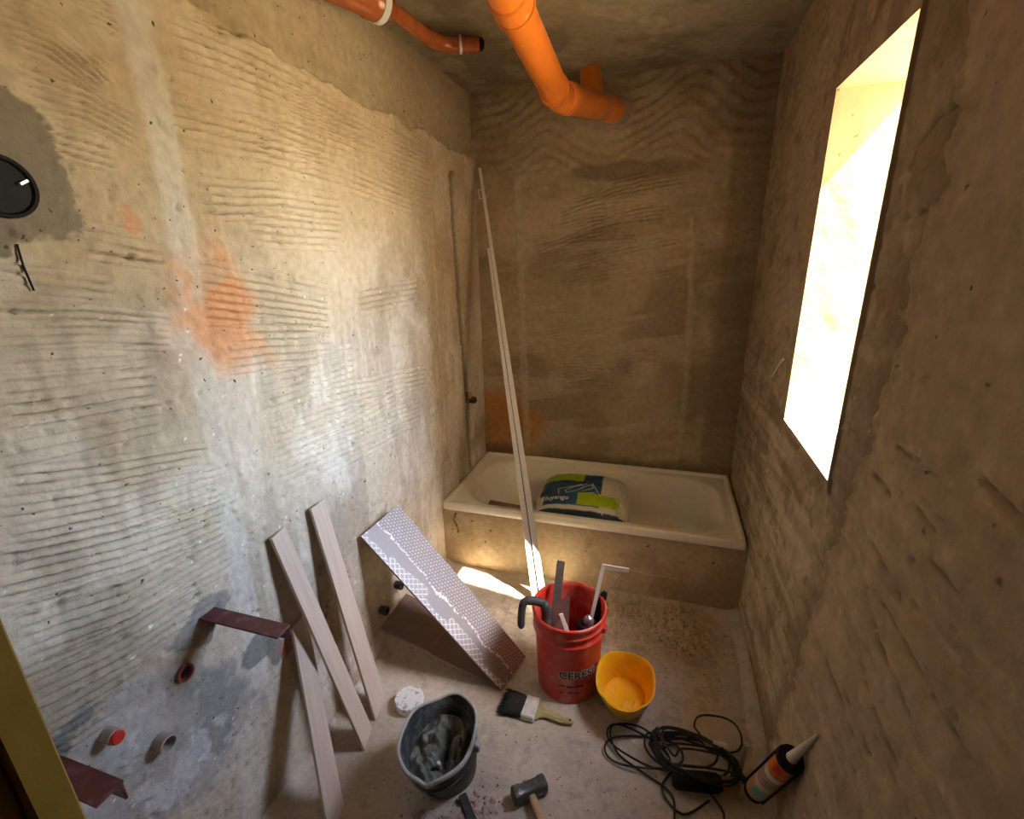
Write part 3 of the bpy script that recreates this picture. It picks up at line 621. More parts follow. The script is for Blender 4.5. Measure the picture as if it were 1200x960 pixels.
n1, n2 = 90, 70; v = []; f = []; cols = []
for i in range(n1+1):
    for j in range(n2+1):
        s, t = -1+2*i/n1, -1+2*j/n2; x, y = bag_xy(s, t); v.append((x, y, bag_top(s, t))); cols.append(bagcol(s, t))
nb = len(v)
for i in range(n1+1):
    for j in range(n2+1):
        s, t = -1+2*i/n1, -1+2*j/n2; x, y = bag_xy(s, t); e = (max(0, 1-abs(s)**4)*max(0, 1-abs(t)**4))**0.35
        v.append((x, y, 0.045-0.140*e)); cols.append((0.010,0.022,0.045))
for k in (0, nb):
    for i in range(n1):
        for j in range(n2):
            a = k+i*(n2+1)+j; q = (a, a+n2+1, a+n2+2, a+1); f.append(q if k == 0 else q[::-1])
bo = mesh('sack', v, f, M['bag'], bag)
at = bo.data.attributes.new('Col', 'FLOAT_COLOR', 'POINT')
for i, c in enumerate(cols): at.data[i].color = (*c, 1)
def on_bag(pts2, lift=0.0016):      # pts in metres from the sack's middle, draped on its top
    return [(x, y, bag_top(max(-.97, min(.97, x*2/BL)), max(-.97, min(.97, y*2/BW))) + lift) for x, y in pts2]
tv, tf = text_geo('fuyango', 0.042, 0.0006)
mesh('lettering', on_bag([(x-0.195, y-0.135) for x, y, z in tv]), tf, M['white'], bag, smooth=False)
tv, tf = text_geo('25 kg', 0.018)
mesh('lettering', on_bag([(x+0.085, y-0.186) for x, y, z in tv]), tf, M['white'], bag, smooth=False)
def strip_on_bag(g, pts, w):
    for (ax, ay), (bx, by) in zip(pts[:-1], pts[1:]):
        L = math.hypot(bx-ax, by-ay); nx, ny = -(by-ay)/L*w/2, (bx-ax)/L*w/2; k = max(2, int(L/0.012)); vv = []; ff = []
        for i in range(k+1):
            px, py = ax+(bx-ax)*i/k, ay+(by-ay)*i/k; vv += on_bag([(px+nx, py+ny), (px-nx, py-ny)])
        for i in range(k): ff.append((2*i, 2*i+1, 2*i+3, 2*i+2))
        g.add(vv, ff)
g = G()
for p in ([(-0.125,-0.095),(-0.135,-0.045),(-0.06,-0.02),(0.02,0.015)], [(-0.085,-0.085),(-0.095,-0.06),(-0.03,0.0),(-0.01,0.01)], [(-0.085,-0.085),(-0.05,-0.07),(0.0,-0.02)], [(0.0,-0.06),(0.055,-0.02),(0.045,0.012),(-0.01,-0.02)], [(0.045,0.03),(0.10,-0.085)], [(0.02,-0.085),(0.075,-0.055)]):
    strip_on_bag(g, p, 0.004)
g.build('line_drawing', M['white'], bag, smooth=False)
g = G(); strip_on_bag(g, [(0.075+0.022*math.cos(k*math.pi/10), 0.155+0.016*math.sin(k*math.pi/10)) for k in range(21)], 0.009)
g.build('round_emblem', M['white'], bag, smooth=False)
g = G(); strip_on_bag(g, [(-0.222,-0.122),(-0.207,-0.122)], 0.014); g.build('square_emblem', M['white'], bag, smooth=False)
# short offcut lying in the bath beside the bag
fm = frame((0.205,-0.560,0.300), (1,0.12,-0.10), (-0.1,1,0.15))
o = G().prism([(0,0),(0.24,0.0),(0.25,0.035),(0.005,0.045)], 0, 0.016).build('board_offcut', M['tileback'], mat4=fm, bevel=0.002, smooth=False)
tag(o, 'short grey-brown board offcut sticking out from behind the bag in the bathtub', 'offcut')

# ---- aluminium straightedge leaning in the corner
p0, p1 = Vector((0.580,-0.878,0.004)), Vector((0.045,-0.045,2.085)); ln = (p1-p0).length
vd = (Vector((1.057,-2.775,1.626))-(p0+p1)/2); fm = frame(p0, p1-p0, vd.cross(p1-p0))
rod = thing('screed_straightedge', None, 'long aluminium screeding straightedge leaning into the back left corner', 'straightedge', mat4=fm)
G().add([(0,-0.034,-0.012),(0,-0.002,-0.012),(0,-0.002,0.012),(0,-0.034,0.012),(ln,-0.012,-0.010),(ln,0.003,-0.010),(ln,0.003,0.010),(ln,-0.012,0.010)], [(0,1,2,3),(4,7,6,5),(0,4,5,1),(1,5,6,2),(2,6,7,3),(3,7,4,0)]).build('profile', M['alu'], rod, bevel=0.0012, smooth=False)
L2 = ln*0.80
G().add([(0,0.003,-0.014),(0,0.036,-0.014),(0,0.036,0.004),(0,0.003,0.004),(L2,0.003,-0.012),(L2,0.016,-0.012),(L2,0.016,0.002),(L2,0.003,0.002)], [(0,1,2,3),(4,7,6,5),(0,4,5,1),(1,5,6,2),(2,6,7,3),(3,7,4,0)]).build('flange', M['alu'], rod, bevel=0.0012, smooth=False)
G().box((0,-0.003,-0.013), (L2,0.003,0.0)).build('groove', M['dark'], rod, smooth=False)
xh = ln*0.945
G().tube([(xh,0.002,0.006),(xh,0.020,0.006),(xh-0.050,0.020,0.006),(xh-0.050,0.002,0.006)], 0.0025, 8).build('hanging_loop', M['alu'], rod)

# ---- red bucket
bk = thing('red_bucket', (0.797,-1.283,0), 'tall scuffed red plastic bucket with black CERESIT lettering, full of tools', 'bucket')
prof = [(0,0.004),(0.108,0.004),(0.116,0.0),(0.120,0.006),(0.129,0.262),(0.1305,0.268),(0.1375,0.272),(0.138,0.278),(0.1315,0.284),(0.1310,0.306),(0.1375,0.310),(0.138,0.316),(0.1325,0.321),(0.133,0.340),(0.1365,0.343),(0.141,0.347),(0.142,0.354),(0.1395,0.359),(0.136,0.360),(0.1325,0.357),(0.130,0.345),(0.127,0.26),(0.117,0.012),(0.10,0.009),(0,0.008)]
G().lathe(prof, 72).build('body', M['red'], bk, angle=50)
def rad_at(z): return 0.120 + (z-0.006)*(0.009/0.256)
def on_bucket(vv, z0, az0, lift, slope=0.0):
    out = []
    for x, y, z in vv:
        zz = z0+y; r = rad_at(zz)+lift; a = az0+x/r; out.append((r*math.cos(a), r*math.sin(a), zz+slope*x))
    return out
az = R(-96)
tv, tf = text_geo('CERESIT', 0.047, 0.0032); mesh('lettering_outline', on_bucket(tv, 0.128, az, 0.0006), tf, M['white'], bk, smooth=False)
tv, tf = text_geo('CERESIT', 0.047, 0.0012); mesh('lettering', on_bucket(tv, 0.128, az, 0.0013), tf, M['ink'], bk, smooth=False)
g = G(); rs = random.Random(3)
def blotch(g, x0, w, z, hh):
    vv = []; k = 8
    for i in range(k+1): vv += [(x0+w*i/k, -hh*(0.6+0.6*rs.random()), 0), (x0+w*i/k, hh*(0.5+0.7*rs.random()), 0)]
    g.add(on_bucket(vv, z, az, 0.0009), [(2*i, 2*i+2, 2*i+3, 2*i+1) for i in range(k)])
for x0, w, z, hh in ((0.0,0.022,0.092,0.004),(0.03,0.065,0.090,0.005),(0.105,0.03,0.094,0.004),(0.002,0.012,0.058,0.004),(0.035,0.018,0.060,0.005),(0.058,0.02,0.058,0.004)): blotch(g, x0, w, z, hh)
g.build('faded_print', M['inkred'], bk, smooth=False)
for s in (0, 1):
    a = R(-8+180*s); G().box((-0.012,-0.014,-0.012), (0.008,0.014,0.012)).build('handle_lug', M['red'], bk, bevel=0.003, mat4=Matrix.Translation((0.797+0.139*math.cos(a), -1.283+0.139*math.sin(a), 0.296)) @ Matrix.Rotation(a, 4, 'Z'))
a0 = R(-8); hp = []
for k in range(25):
    t = math.pi*k/24; w = Vector((math.cos(t)*0.149, math.sin(t)*0.150, 0.296 - 0.10*math.sin(t)))
    hp.append((w.x*math.cos(a0)-w.y*math.sin(a0), w.x*math.sin(a0)+w.y*math.cos(a0), w.z))
G().tube(hp, 0.0025, 8).build('wire_handle', M['steel'], bk)

# tools standing in the bucket
def flat_tool(name, A, B, width, thick, m, side, label, cat='tool'):
    A, B = Vector(A), Vector(B); fm = frame(A, B-A, side)
    o = G().box((0,-width/2,-thick/2), ((B-A).length,width/2,thick/2)).build(name, m, mat4=fm, bevel=0.0006, smooth=False)
    return tag(o, label, cat)
flat_tool('steel_strip', (0.722,-1.335,0.02), (0.742,-1.170,0.465), 0.032, 0.003, M['steel'], (1,0.15,0), 'flat grey steel strip standing at the back left of the red bucket', 'strip')
sq = thing('try_square', (0.83,-1.31,0.02), 'pale steel L-shaped square standing tallest in the red bucket', 'square')
A, B, Cc = Vector((0.0,0.0,0.0)), Vector((0.074,0.118,0.475)), Vector((0.176,0.128,0.468))
fm = Matrix.Translation(sq.location)
ax = (B-A).normalized(); wv = (Cc-B); wv = (wv-ax*wv.dot(ax)).normalized(); nn = ax.cross(wv)
G().add([A+wv*0+nn*.002, A+wv*.014+nn*.002, A+wv*.014-nn*.002, A-nn*.002, B+nn*.002, B+wv*.014+nn*.002, B+wv*.014-nn*.002, B-nn*.002], [(0,3,2,1),(4,5,6,7),(0,1,5,4),(1,2,6,5),(2,3,7,6),(3,0,4,7)]).build('long_leg', M['bright'], sq, smooth=False)
dx = (Cc-B).normalized(); dn = Vector((0,0,-1)) - dx*Vector((0,0,-1)).dot(dx); dn.normalize()
G().add([B+nn*.003, Cc+nn*.003, Cc+dn*.016+nn*.003, B+dn*.022+nn*.003, B-nn*.003, Cc-nn*.003, Cc+dn*.016-nn*.003, B+dn*.022-nn*.003], [(0,1,2,3),(4,7,6,5),(0,4,5,1),(1,5,6,2),(2,6,7,3),(3,7,4,0)]).build('short_leg', M['bright'], sq, smooth=False)
tr = thing('pointing_trowel', (0.78,-1.34,0.02), 'grey trowel with a pale angled blade at the front of the red bucket', 'trowel')
fm0 = Matrix.Translation((-0.78,1.34,-0.02))
def plate(pts, th, nrm):
    nrm = Vector(nrm).normalized()*th/2; n = len(pts)
    return G().add([Vector(p)+nrm for p in pts]+[Vector(p)-nrm for p in pts], [tuple(range(n)), tuple(range(2*n-1, n-1, -1))]+[(j, n+j, n+(j+1) % n, (j+1) % n) for j in range(n)])
def rel(p, o): return [tuple(Vector(q)-Vector(o)) for q in p]
o3 = (0.78,-1.34,0.02)
plate(rel([(0.746,-1.300,0.362),(0.800,-1.285,0.400),(0.805,-1.345,0.22),(0.745,-1.35,0.22)], o3), 0.002, (0.25,-1,0.3)).build('blade', M['steel'], tr, smooth=False)
plate(rel([(0.772,-1.350,0.365),(0.785,-1.348,0.368),(0.832,-1.385,0.285),(0.816,-1.386,0.285)], o3), 0.003, (0.2,-1,-0.3)).build('pale_edge', M['bright'], tr, smooth=False)
plate(rel([(0.772,-1.351,0.360),(0.781,-1.350,0.362),(0.748,-1.375,0.285),(0.735,-1.374,0.285)], o3), 0.003, (0.2,-1,-0.3)).build('dark_edge', M['tileback'], tr, smooth=False)
G().tube(rel([(0.775,-1.32,0.23),(0.778,-1.30,0.10),(0.78,-1.29,0.03)], o3), [0.010,0.013,0.012], 12).build('handle', M['black'], tr)
hk = thing('black_hook_handle', (0.70,-1.34,0.02), 'black plastic handle hooked over the left rim of the red bucket', 'tool')
o4 = (0.70,-1.34,0.02)
G().tube(rel(smooth_path([(0.735,-1.36,0.10),(0.728,-1.355,0.25),(0.722,-1.348,0.370),(0.708,-1.343,0.392),(0.672,-1.352,0.404),(0.643,-1.366,0.402),(0.636,-1.380,0.36),(0.638,-1.394,0.308)], 6), o4), [0.014]*6+[0.019]*12+[0.016]*10+[0.0145]*13+[0.012,0.008], 12).build('grip', M['blackdusty'], hk)
G().tube(rel([(0.735,-1.36,0.12),(0.745,-1.35,0.02)], o4), 0.005, 8).build('shank', M['steel'], hk)
sd = thing('screwdriver', (0.86,-1.25,0.02), 'screwdriver with black handle and thin shaft pointing up at the right of the red bucket', 'screwdriver')
o5 = (0.86,-1.25,0.02)
G().tube(rel([(0.872,-1.245,0.16),(0.880,-1.235,0.20),(0.908,-1.205,0.33),(0.918,-1.193,0.362),(0.922,-1.189,0.372)], o5), [0.010,0.015,0.016,0.013,0.007], 12).build('handle', M['black'], sd)
G().tube(rel([(0.921,-1.190,0.37),(0.972,-1.150,0.434)], o5), [0.004,0.0025], 8).build('shaft', M['steel'], sd)
dm = thing('domed_tool', (0.872,-1.29,0.02), 'black tool with a shiny grey dome lying at the right side inside the red bucket', 'tool')
o6 = Vector((0.872,-1.29,0.02))
G().lathe([(0,0.0),(0.046,0.0),(0.048,0.006),(0.044,0.26),(0.038,0.275),(0.020,0.282),(0,0.283)], 24, fn=lambda p: (p[0], p[1]*0.9, p[2])).build('case', M['black'], dm)
G().lathe([(0.019,0.0),(0.020,0.010),(0.017,0.024),(0.011,0.032),(0,0.036)], 20).build('dome', M['steel'], dm, loc=(0.002,-0.004,0.278))

# ---- yellow cut-down container
yc = thing('yellow_container', (1.022,-1.325,0), 'bright yellow cut-down plastic container standing right of the red bucket', 'container')
def yo(k, n, rx, ry):
    a = 2*math.pi*k/n; c, s = math.cos(a), math.sin(a)
    p = 2.35; x = rx*math.copysign(abs(c)**(2/p), c); y = ry*math.copysign(abs(s)**(2/p), s)
    if s < -0.75: y -= ry*0.13*(abs(s)-0.75)/0.25; x *= 0.92
    return x, y
def yring(sx, sy, z, cy, n=48, wav=0.0): return [(yo(k, n, sx, sy)[0], yo(k, n, sx, sy)[1]+cy, z + wav*math.sin(3*2*math.pi*k/n)) for k in range(n)]
R_ = [(0.070,0.078,0.000,0.012,0),(0.078,0.088,0.004,0.012,0),(0.094,0.110,0.075,-0.012,0),(0.101,0.120,0.120,-0.018,0.002),(0.107,0.126,0.124,-0.019,0.003),(0.108,0.127,0.131,-0.020,0.003),(0.105,0.124,0.133,-0.020,0.003),(0.099,0.118,0.128,-0.019,0.003),(0.091,0.107,0.075,-0.012,0),(0.074,0.084,0.010,0.012,0),(0.04,0.05,0.007,0.012,0)]
G().loft([yring(a, b, z, cy, 48, w) for a, b, z, cy, w in R_], True, True).build('body', M['yellow'], yc, angle=50)
for k, x in enumerate((-0.012, 0.008, 0.028)):
    G().add(*(lambda q: (q.v, q.f))(G().tube([(x+0.010,0.0,0.009),(x-0.006,-0.055,0.009)], 0.004, 8))).build('rib', M['yellow'], yc)

# ---- paint brush
bx = Vector((0.586,-1.462,0)); bd = Vector((1,-0.055,0)).normalized()
fm = frame(bx, bd, (0.055,1,0)); br = thing('paint_brush', None, 'wide flat paint brush with black bristles lying left of the red bucket', 'brush', mat4=fm)
g = G(); rs = random.Random(2)
g.loft([[(x, s*w*math.cos(2*math.pi*k/24)**1 if False else w*math.copysign(abs(math.cos(2*math.pi*k/24))**0.5, math.cos(2*math.pi*k/24)), 0.014+h*math.copysign(abs(math.sin(2*math.pi*k/24))**0.6, math.sin(2*math.pi*k/24))) for k in range(24)] for x, w, h in ((0.004,0.050,0.006),(0.02,0.050,0.010),(0.05,0.047,0.012),(0.082,0.044,0.012))], True, True).build('bristle_core', M['bristle'], br)
g = G()
for k in range(520):
    y = rs.uniform(-0.048, 0.048); z = rs.uniform(0.005, 0.024); e = rs.uniform(-0.016, 0.004); s = rs.uniform(-0.012, 0.012)
    g.tube([(0.07,y*0.9,z),(0.03,y,z),(e,y*1.06+s,max(0.002, z-0.004+rs.uniform(-.004, .004)))], [0.0010,0.0009,0.0005], 4, False)
tag(g.build('bristles', M['bristle'], br), kind='stuff')
G().box((0.078,-0.0455,0.001), (0.130,0.0455,0.028)).build('ferrule', M['ferrule'], br, bevel=0.004)
g = G(); rings = []
for x, w, h in ((0.126,0.040,0.011),(0.136,0.036,0.011),(0.148,0.022,0.011),(0.165,0.014,0.010),(0.20,0.017,0.010),(0.235,0.016,0.009),(0.258,0.011,0.008),(0.266,0.005,0.005)):
    rings.append([(x, w*math.cos(2*math.pi*k/16)-0.02*max(0, x-0.15), 0.0125+h*math.sin(2*math.pi*k/16)) for k in range(16)])
g.loft(rings, True, True).build('handle', M['handle'], br)
G().lathe([(0.0035,-0.010),(0.0045,0.0),(0.0035,0.010)], 12, True, True).build('hanging_hole', M['dark'], br, loc=(0.255,-0.0021,0.0125))

# ---- small round tub with a spattered white lid
tn = thing('small_round_tub', (0.240,-1.568,0), 'small round tub with paint-spattered white lid by the plank ends', 'tub')
G().lathe([(0,0.0),(0.048,0.0),(0.050,0.004),(0.051,0.030)], 36).build('body', M['white'], tn)
G().lathe([(0.0535,0.024),(0.0545,0.026),(0.0545,0.036),(0.0525,0.0385),(0.047,0.0375),(0,0.037)], 36).build('lid', M['tub_lid'], tn)

# ---- mortar bucket
mb = thing('mortar_bucket', (0.478,-1.745,0), 'mortar-crusted black bucket with bent grey rim at the front of the floor', 'bucket')
def mring(sx, sy, z, cy, inner=0.0, wav=0.0, n=56):
    out = []
    for k in range(n):
        a = 2*math.pi*k/n; c, s = math.cos(a), math.sin(a); x, y = sx*c, sy*s
        zz = z + wav*(0.010*math.sin(2*a+0.6) + 0.007*math.sin(5*a) - 0.022*math.exp(-((a-R(280))/0.16)**2) + 0.010*math.exp(-((a-R(250))/0.3)**2))
        if s < -0.7: y += wav*sy*0.10*math.exp(-((a-R(275))/0.25)**2)
        out.append((x, y+cy, zz))
    return out
P_ = [(0.090,0.092,0.0,0,0),(0.095,0.098,0.003,0,0),(0.112,0.140,0.17,-0.030,0.3),(0.116,0.150,0.205,-0.038,1)]
G().loft([mring(a, b, z, c, 0, w) for a, b, z, c, w in P_]+[mring(0.109,0.143,0.205,-0.038,0,1), mring(0.104,0.130,0.16,-0.030,0.3), mring(0.090,0.095,0.02,0), mring(0.05,0.05,0.010,0)], True, True).build('body', M['mortarbucket'], mb, angle=60)
G().loft([mring(0.1165,0.1505,0.190,-0.036,0,1), mring(0.119,0.153,0.194,-0.038,0,1), mring(0.1195,0.1535,0.205,-0.039,0,1), mring(0.117,0.151,0.209,-0.039,0,1), mring(0.112,0.146,0.209,-0.038,0,1), mring(0.1085,0.1425,0.203,-0.038,0,1)]).build('rim', M['rimcrust'], mb, angle=60)
for s in (-1, 1):
    G().box((-0.010,-0.012,-0.016), (0.008,0.012,0.014)).build('handle_lug', M['rimcrust'], mb, bevel=0.003, loc=(s*0.122,-0.02,0.172))
# mortar lump inside
n1, n2 = 44, 72; v = []; f = []
for i in range(n1+1):
    for j in range(n2):
        r = i/n1; a = 2*math.pi*j/n2; x, y = 0.103*r*math.cos(a), 0.128*r*math.sin(a)-0.028
        q = Vector((x*16, y*16, 1.7)); z = 0.118 + 0.040*mnoise.noise(q) + 0.026*mnoise.noise(q*2.3) + 0.016*mnoise.noise(q*5) - 0.045*math.exp(-((x-0.005+0.25*y)/0.016)**2)*(1 if -0.06 < y < 0.05 else 0.2) + 0.03*math.exp(-((x+0.05)/0.05)**2)
        z = z*(1-r**6) + 0.115*r**6; v.append((x, y, z))
for i in range(n1):
    for j in range(n2):
        a, b = i*n2+j, i*n2+(j+1) % n2; f.append((a, a+n2, b+n2, b))
o = mesh('wet_mortar', v, f, M['mortar'], None, loc=(0.478,-1.745,0)); tag(o, 'lumpy dark grey wet mortar inside the crusted bucket', 'mortar', kind='stuff')
ft = thing('mixing_stick', (0.478,-1.745,0), 'pale stick handle standing in the wet mortar', 'stick')
G().tube([(0.012,-0.070,0.09),(0.018,-0.088,0.150)], [0.007,0.006], 12).build('stick', M['rimcrust'], ft)
G().tube([(0.018,-0.088,0.148),(0.0185,-0.0895,0.153)], [0.0065,0.004], 12).build('stick_end', M['white'], ft)

# ---- wood-look planks leaning on the left wall
def plank(c0, c1, t0, t1, th, label):
    """bottom corners c0, c1; top corners t0, t1 (front face)"""
    c0, c1, t0, t1 = map(Vector, (c0, c1, t0, t1))
    fm = frame(c0, t0-c0, c1-c0); inv = fm.inverted()
    q = [inv @ p for p in (c0, c1, t1, t0)]
    zf = fm.to_3x3() @ Vector((0,0,1)); s = -1 if zf.x > 0 else 1
    n = 4; vv = [(p.x, p.y, 0) for p in q]+[(p.x, p.y, s*th) for p in q]
    o = G().add(vv, [(0,1,2,3),(4,7,6,5),(0,4,5,1),(1,5,6,2),(2,6,7,3),(3,7,4,0)]).build('wood_look_plank', M['plank'], mat4=fm, bevel=0.0008, smooth=False)
    return tag(o, label, 'plank', 'pale planks leaning on the left wall')
plank((0.232,-2.035,0.003), (0.212,-1.940,0.003), (0.024,-1.824,0.530), (0.022,-1.740,0.538), 0.009, 'shortest pale plank, leaning beside the tip of the maroon bracket')
plank((0.176,-1.772,0.003), (0.153,-1.690,0.003), (0.022,-1.832,0.862), (0.020,-1.752,0.860), 0.009, 'long pale plank leaning in the middle of the three')
plank((0.150,-1.662,0.003), (0.128,-1.560,0.003), (0.022,-1.662,0.865), (0.020,-1.574,0.858), 0.009, 'long pale plank leaning nearest the patterned tile')

# ---- patterned tile leaning on the wall and the two cut tiles below it
c0, c1, t0, t1 = Vector((0.556,-1.413,0.004)), Vector((0.606,-1.228,0.004)), Vector((0.020,-1.432,0.622)), Vector((0.018,-1.205,0.610))
fm = frame(c0, t0-c0, c1-c0); inv = fm.inverted(); LT = (t0-c0).length; WT = (inv @ c1).y; WT2 = (inv @ t1).y; XR = (inv @ c1).x; XT = (inv @ t1).x
n1, n2 = 300, 84; v = []; f = []; cols = []
def tilecol(x, y):
    base = (0.34,0.305,0.30); ink = (0.84,0.82,0.82)
    q = Vector((x*7, y*7, 0)); edge = 0.085 + 0.018*mnoise.noise(q*1.3) + 0.010*mnoise.noise(q*5)
    if y > edge + 0.006:
        p = 0.0150; i = math.floor(y/p*1.15); dx = ((x + (i % 2)*p/2)/p) % 1-0.5; dy = (y/p*1.15) % 1-0.5
        return (0.66,0.62,0.62) if dx*dx+dy*dy < 0.060 else (0.30,0.262,0.255)
    if y > edge-0.002: return ink if mnoise.noise(q*14) > -0.1 else base
    # broken lattice along the lower edge
    m = mnoise.noise(Vector((x*9, y*14, 4)))
    lim = 0.052 if (x % 0.34) > 0.13 else 0.022
    if y < lim + 0.02*m:
        p = 0.027; a = ((x+y)/p) % 1; b = ((x-y)/p) % 1
        if a < 0.15 or b < 0.15: return ink
        return (0.40,0.37,0.37)
    return (0.34,0.305,0.30)
for i in range(n1+1):
    for j in range(n2+1):
        a, b = i/n1, j/n2; w = WT*(1-a)+WT2*a; x = a*LT*(1-b) + (XR+(XT-XR)*a)*b; y = b*w
        v.append((x, y, 0)); cols.append(tilecol(x, y))
for i in range(n1):
    for j in range(n2):
        a = i*(n2+1)+j; f.append((a, a+n2+1, a+n2+2, a+1))
zf = fm.to_3x3() @ Vector((0,0,1)); s = -1 if zf.z > 0 else 1
tl = thing('patterned_tile', None, 'large grey tile printed with white dots and lattice, leaning on the left wall', 'tile', mat4=fm)
o = mesh('printed_face', v, f if s < 0 else [q[::-1] for q in f], M['tile'], tl); at = o.data.attributes.new('Col', 'FLOAT_COLOR', 'POINT')
for i, c in enumerate(cols): at.data[i].color = (*c, 1)
cs = [(0,0),(XR,WT),(XT,WT2),(LT,0)]
G().add([(x, y, s*0.0006) for x, y in cs]+[(x, y, s*0.009) for x, y in cs], [(0,1,2,3),(4,7,6,5),(0,4,5,1),(1,5,6,2),(2,6,7,3),(3,7,4,0)]).build('tile_body', M['tileback'], tl, smooth=False)
def slab(name, c, th, m, label, cat):
    c = [Vector(p) for p in c]; fm = frame(c[0], c[1]-c[0], c[3]-c[0]); inv = fm.inverted(); q = [inv @ p for p in c]
    o = G().add([(p.x, p.y, 0) for p in q]+[(p.x, p.y, -th) for p in q], [(0,1,2,3),(4,7,6,5),(0,4,5,1),(1,5,6,2),(2,6,7,3),(3,7,4,0)]).build(name, m, mat4=fm, bevel=0.0008, smooth=False)
    return tag(o, label, cat)
slab('cut_tile', [(0.548,-1.410,0.012), (0.575,-1.222,0.012), (0.030,-1.185,0.158), (0.030,-1.396,0.152)], 0.008, M['tileback'], 'brown tile lying low in the shade beneath the patterned tile', 'tile')
slab('cut_tile', [(0.255,-1.404,0.1005), (0.265,-1.195,0.1035), (0.028,-1.184,0.1690), (0.026,-1.398,0.1640)], 0.008, M['tileback'], 'short cut brown tile stacked on the wall end of the low brown tile', 'tile')

# ---- maroon angle brackets in the left wall
def bracket(y, z, L, label):
    b = thing('angle_bracket', (0,y,z), label, 'bracket', 'maroon steel brackets in the left wall')
    G().box((-0.01,-0.045,-0.005), (L,0.0,0.0)).build('top_flange', M['maroon'], b, bevel=0.001, smooth=False)
    G().box((-0.01,-0.005,-0.045), (L-0.004,0.0,-0.005)).build('web', M['maroon'], b, bevel=0.001, smooth=False)
    return b
bracket(-2.030, 0.782, 0.243, 'maroon steel bracket sticking out beside the shortest plank')
bracket(-2.413, 0.782, 0.225, 'maroon steel bracket sticking out beside the yellow door frame')

# ---- club hammer
hm = thing('club_hammer', None, 'club hammer with worn iron head lying at the front of the floor', 'hammer', mat4=Matrix.Translation((0.762,-1.752,0)) @ Matrix.Rotation(R(38), 4, 'Z'))
g = G(); g.loft([[(x, w*math.copysign(abs(math.cos(2*math.pi*k/16+math.pi/8))**0.6, math.cos(2*math.pi*k/16+math.pi/8)), 0.026+w*math.copysign(abs(math.sin(2*math.pi*k/16+math.pi/8))**0.6, math.sin(2*math.pi*k/16+math.pi/8))) for k in range(16)] for x, w in ((-0.056,0.020),(-0.052,0.0245),(-0.034,0.0245),(-0.026,0.022),(0.026,0.022),(0.034,0.0245),(0.052,0.0245),(0.056,0.020))], True, True)
g.build('head', M['hammer'], hm, angle=30)
g = G(); g.loft([[(w*math.cos(2*math.pi*k/14), y, z+0.85*w*math.sin(2*math.pi*k/14)) for k in range(14)] for y, w, z in ((0.030,0.011,0.027),(-0.02,0.012,0.027),(-0.06,0.013,0.024),(-0.14,0.015,0.019),(-0.22,0.016,0.016),(-0.245,0.012,0.016))], True, True)
g.build('handle', M['wood'], hm)

# ---- cold chisel and rubble
cz = thing('cold_chisel', None, 'dark flat iron chisel lying in the rubble beside the mortar bucket', 'chisel', mat4=frame((0.562,-1.822,0.022), (0.085,-0.085,-0.004), (0.5,0.5,0.0)))
G().box((0,-0.013,-0.006), (0.14,0.013,0.006)).build('blade', M['blackdusty'], cz, bevel=0.002, smooth=False)
G().tube([(0.13,0,0),(0.25,0,0)], 0.010, 8).build('shank', M['blackdusty'], cz)
rs = random.Random(7); rubm = []
for k in range(8):
    bm = bmesh.new(); bmesh.ops.create_icosphere(bm, subdivisions=1, radius=1.0)
    for vv in bm.verts:
        vv.co = Vector((vv.co.x*rs.uniform(.7, 1.1), vv.co.y*rs.uniform(.55, .95), max(-0.35, vv.co.z*rs.uniform(.35, .7))))
    me = bpy.data.meshes.new('rubble_chip'); bm.to_mesh(me); bm.free(); me.materials.append(M['rubble']); rubm.append(me)
k = 0
while k < 120:
    x, y = rs.gauss(0.565, 0.055), rs.gauss(-1.862, 0.040)
    if (x-0.478)**2/0.12**2+(y+1.765)**2/0.135**2 < 1 or y > -1.79 and x > 0.66: continue
    s = rs.uniform(0.006, 0.015) if k > 14 else rs.uniform(0.017, 0.028)
    o = bpy.data.objects.new('rubble_chip', rubm[k % 8]); COL.objects.link(o); o.scale = (s, s*rs.uniform(.7, 1.2), s*0.8)
    o.rotation_euler = (rs.uniform(-.3, .3), rs.uniform(-.3, .3), rs.uniform(0, 6.28)); o.location = (x, y, float(h_floor(np.array([[x]]), np.array([[y]]))[0, 0])+s*0.2)
    tag(o, 'small broken plaster or brick chip in the rubble heap before the mortar bucket', 'rubble', 'rubble chips beside the mortar bucket'); k += 1
g = G(); rs = random.Random(9)
for k in range(1250):
    if k < 330: x, y = rs.uniform(0.15, 1.45), rs.uniform(-2.1, -0.75)
    elif k < 1100: x, y = rs.gauss(1.08, 0.17), rs.gauss(-0.93, 0.10)
    else: x, y = rs.gauss(0.57, 0.10), rs.gauss(-1.87, 0.06)
    if y > -0.73 or x < 0.06 or x > 1.45: continue
    s = rs.uniform(0.0015, 0.0045 if k < 330 else 0.0065); a = rs.uniform(0, 6.28); c, d = math.cos(a)*s, math.sin(a)*s; z0 = float(h_floor(np.array([[x]]), np.array([[y]]))[0, 0])-0.0005
    g.add([(x+c, y+d, z0), (x-d, y+c, z0), (x-c, y-d, z0), (x+d, y-c, z0), (x+rs.uniform(-s, s)*.4, y, z0+s*1.1)], [(0,1,4),(1,2,4),(2,3,4),(3,0,4)])
tag(g.build('floor_crumbs', M['crumb'], smooth=False), 'fine crumbs of plaster and dirt scattered over the floor', 'debris', kind='stuff')

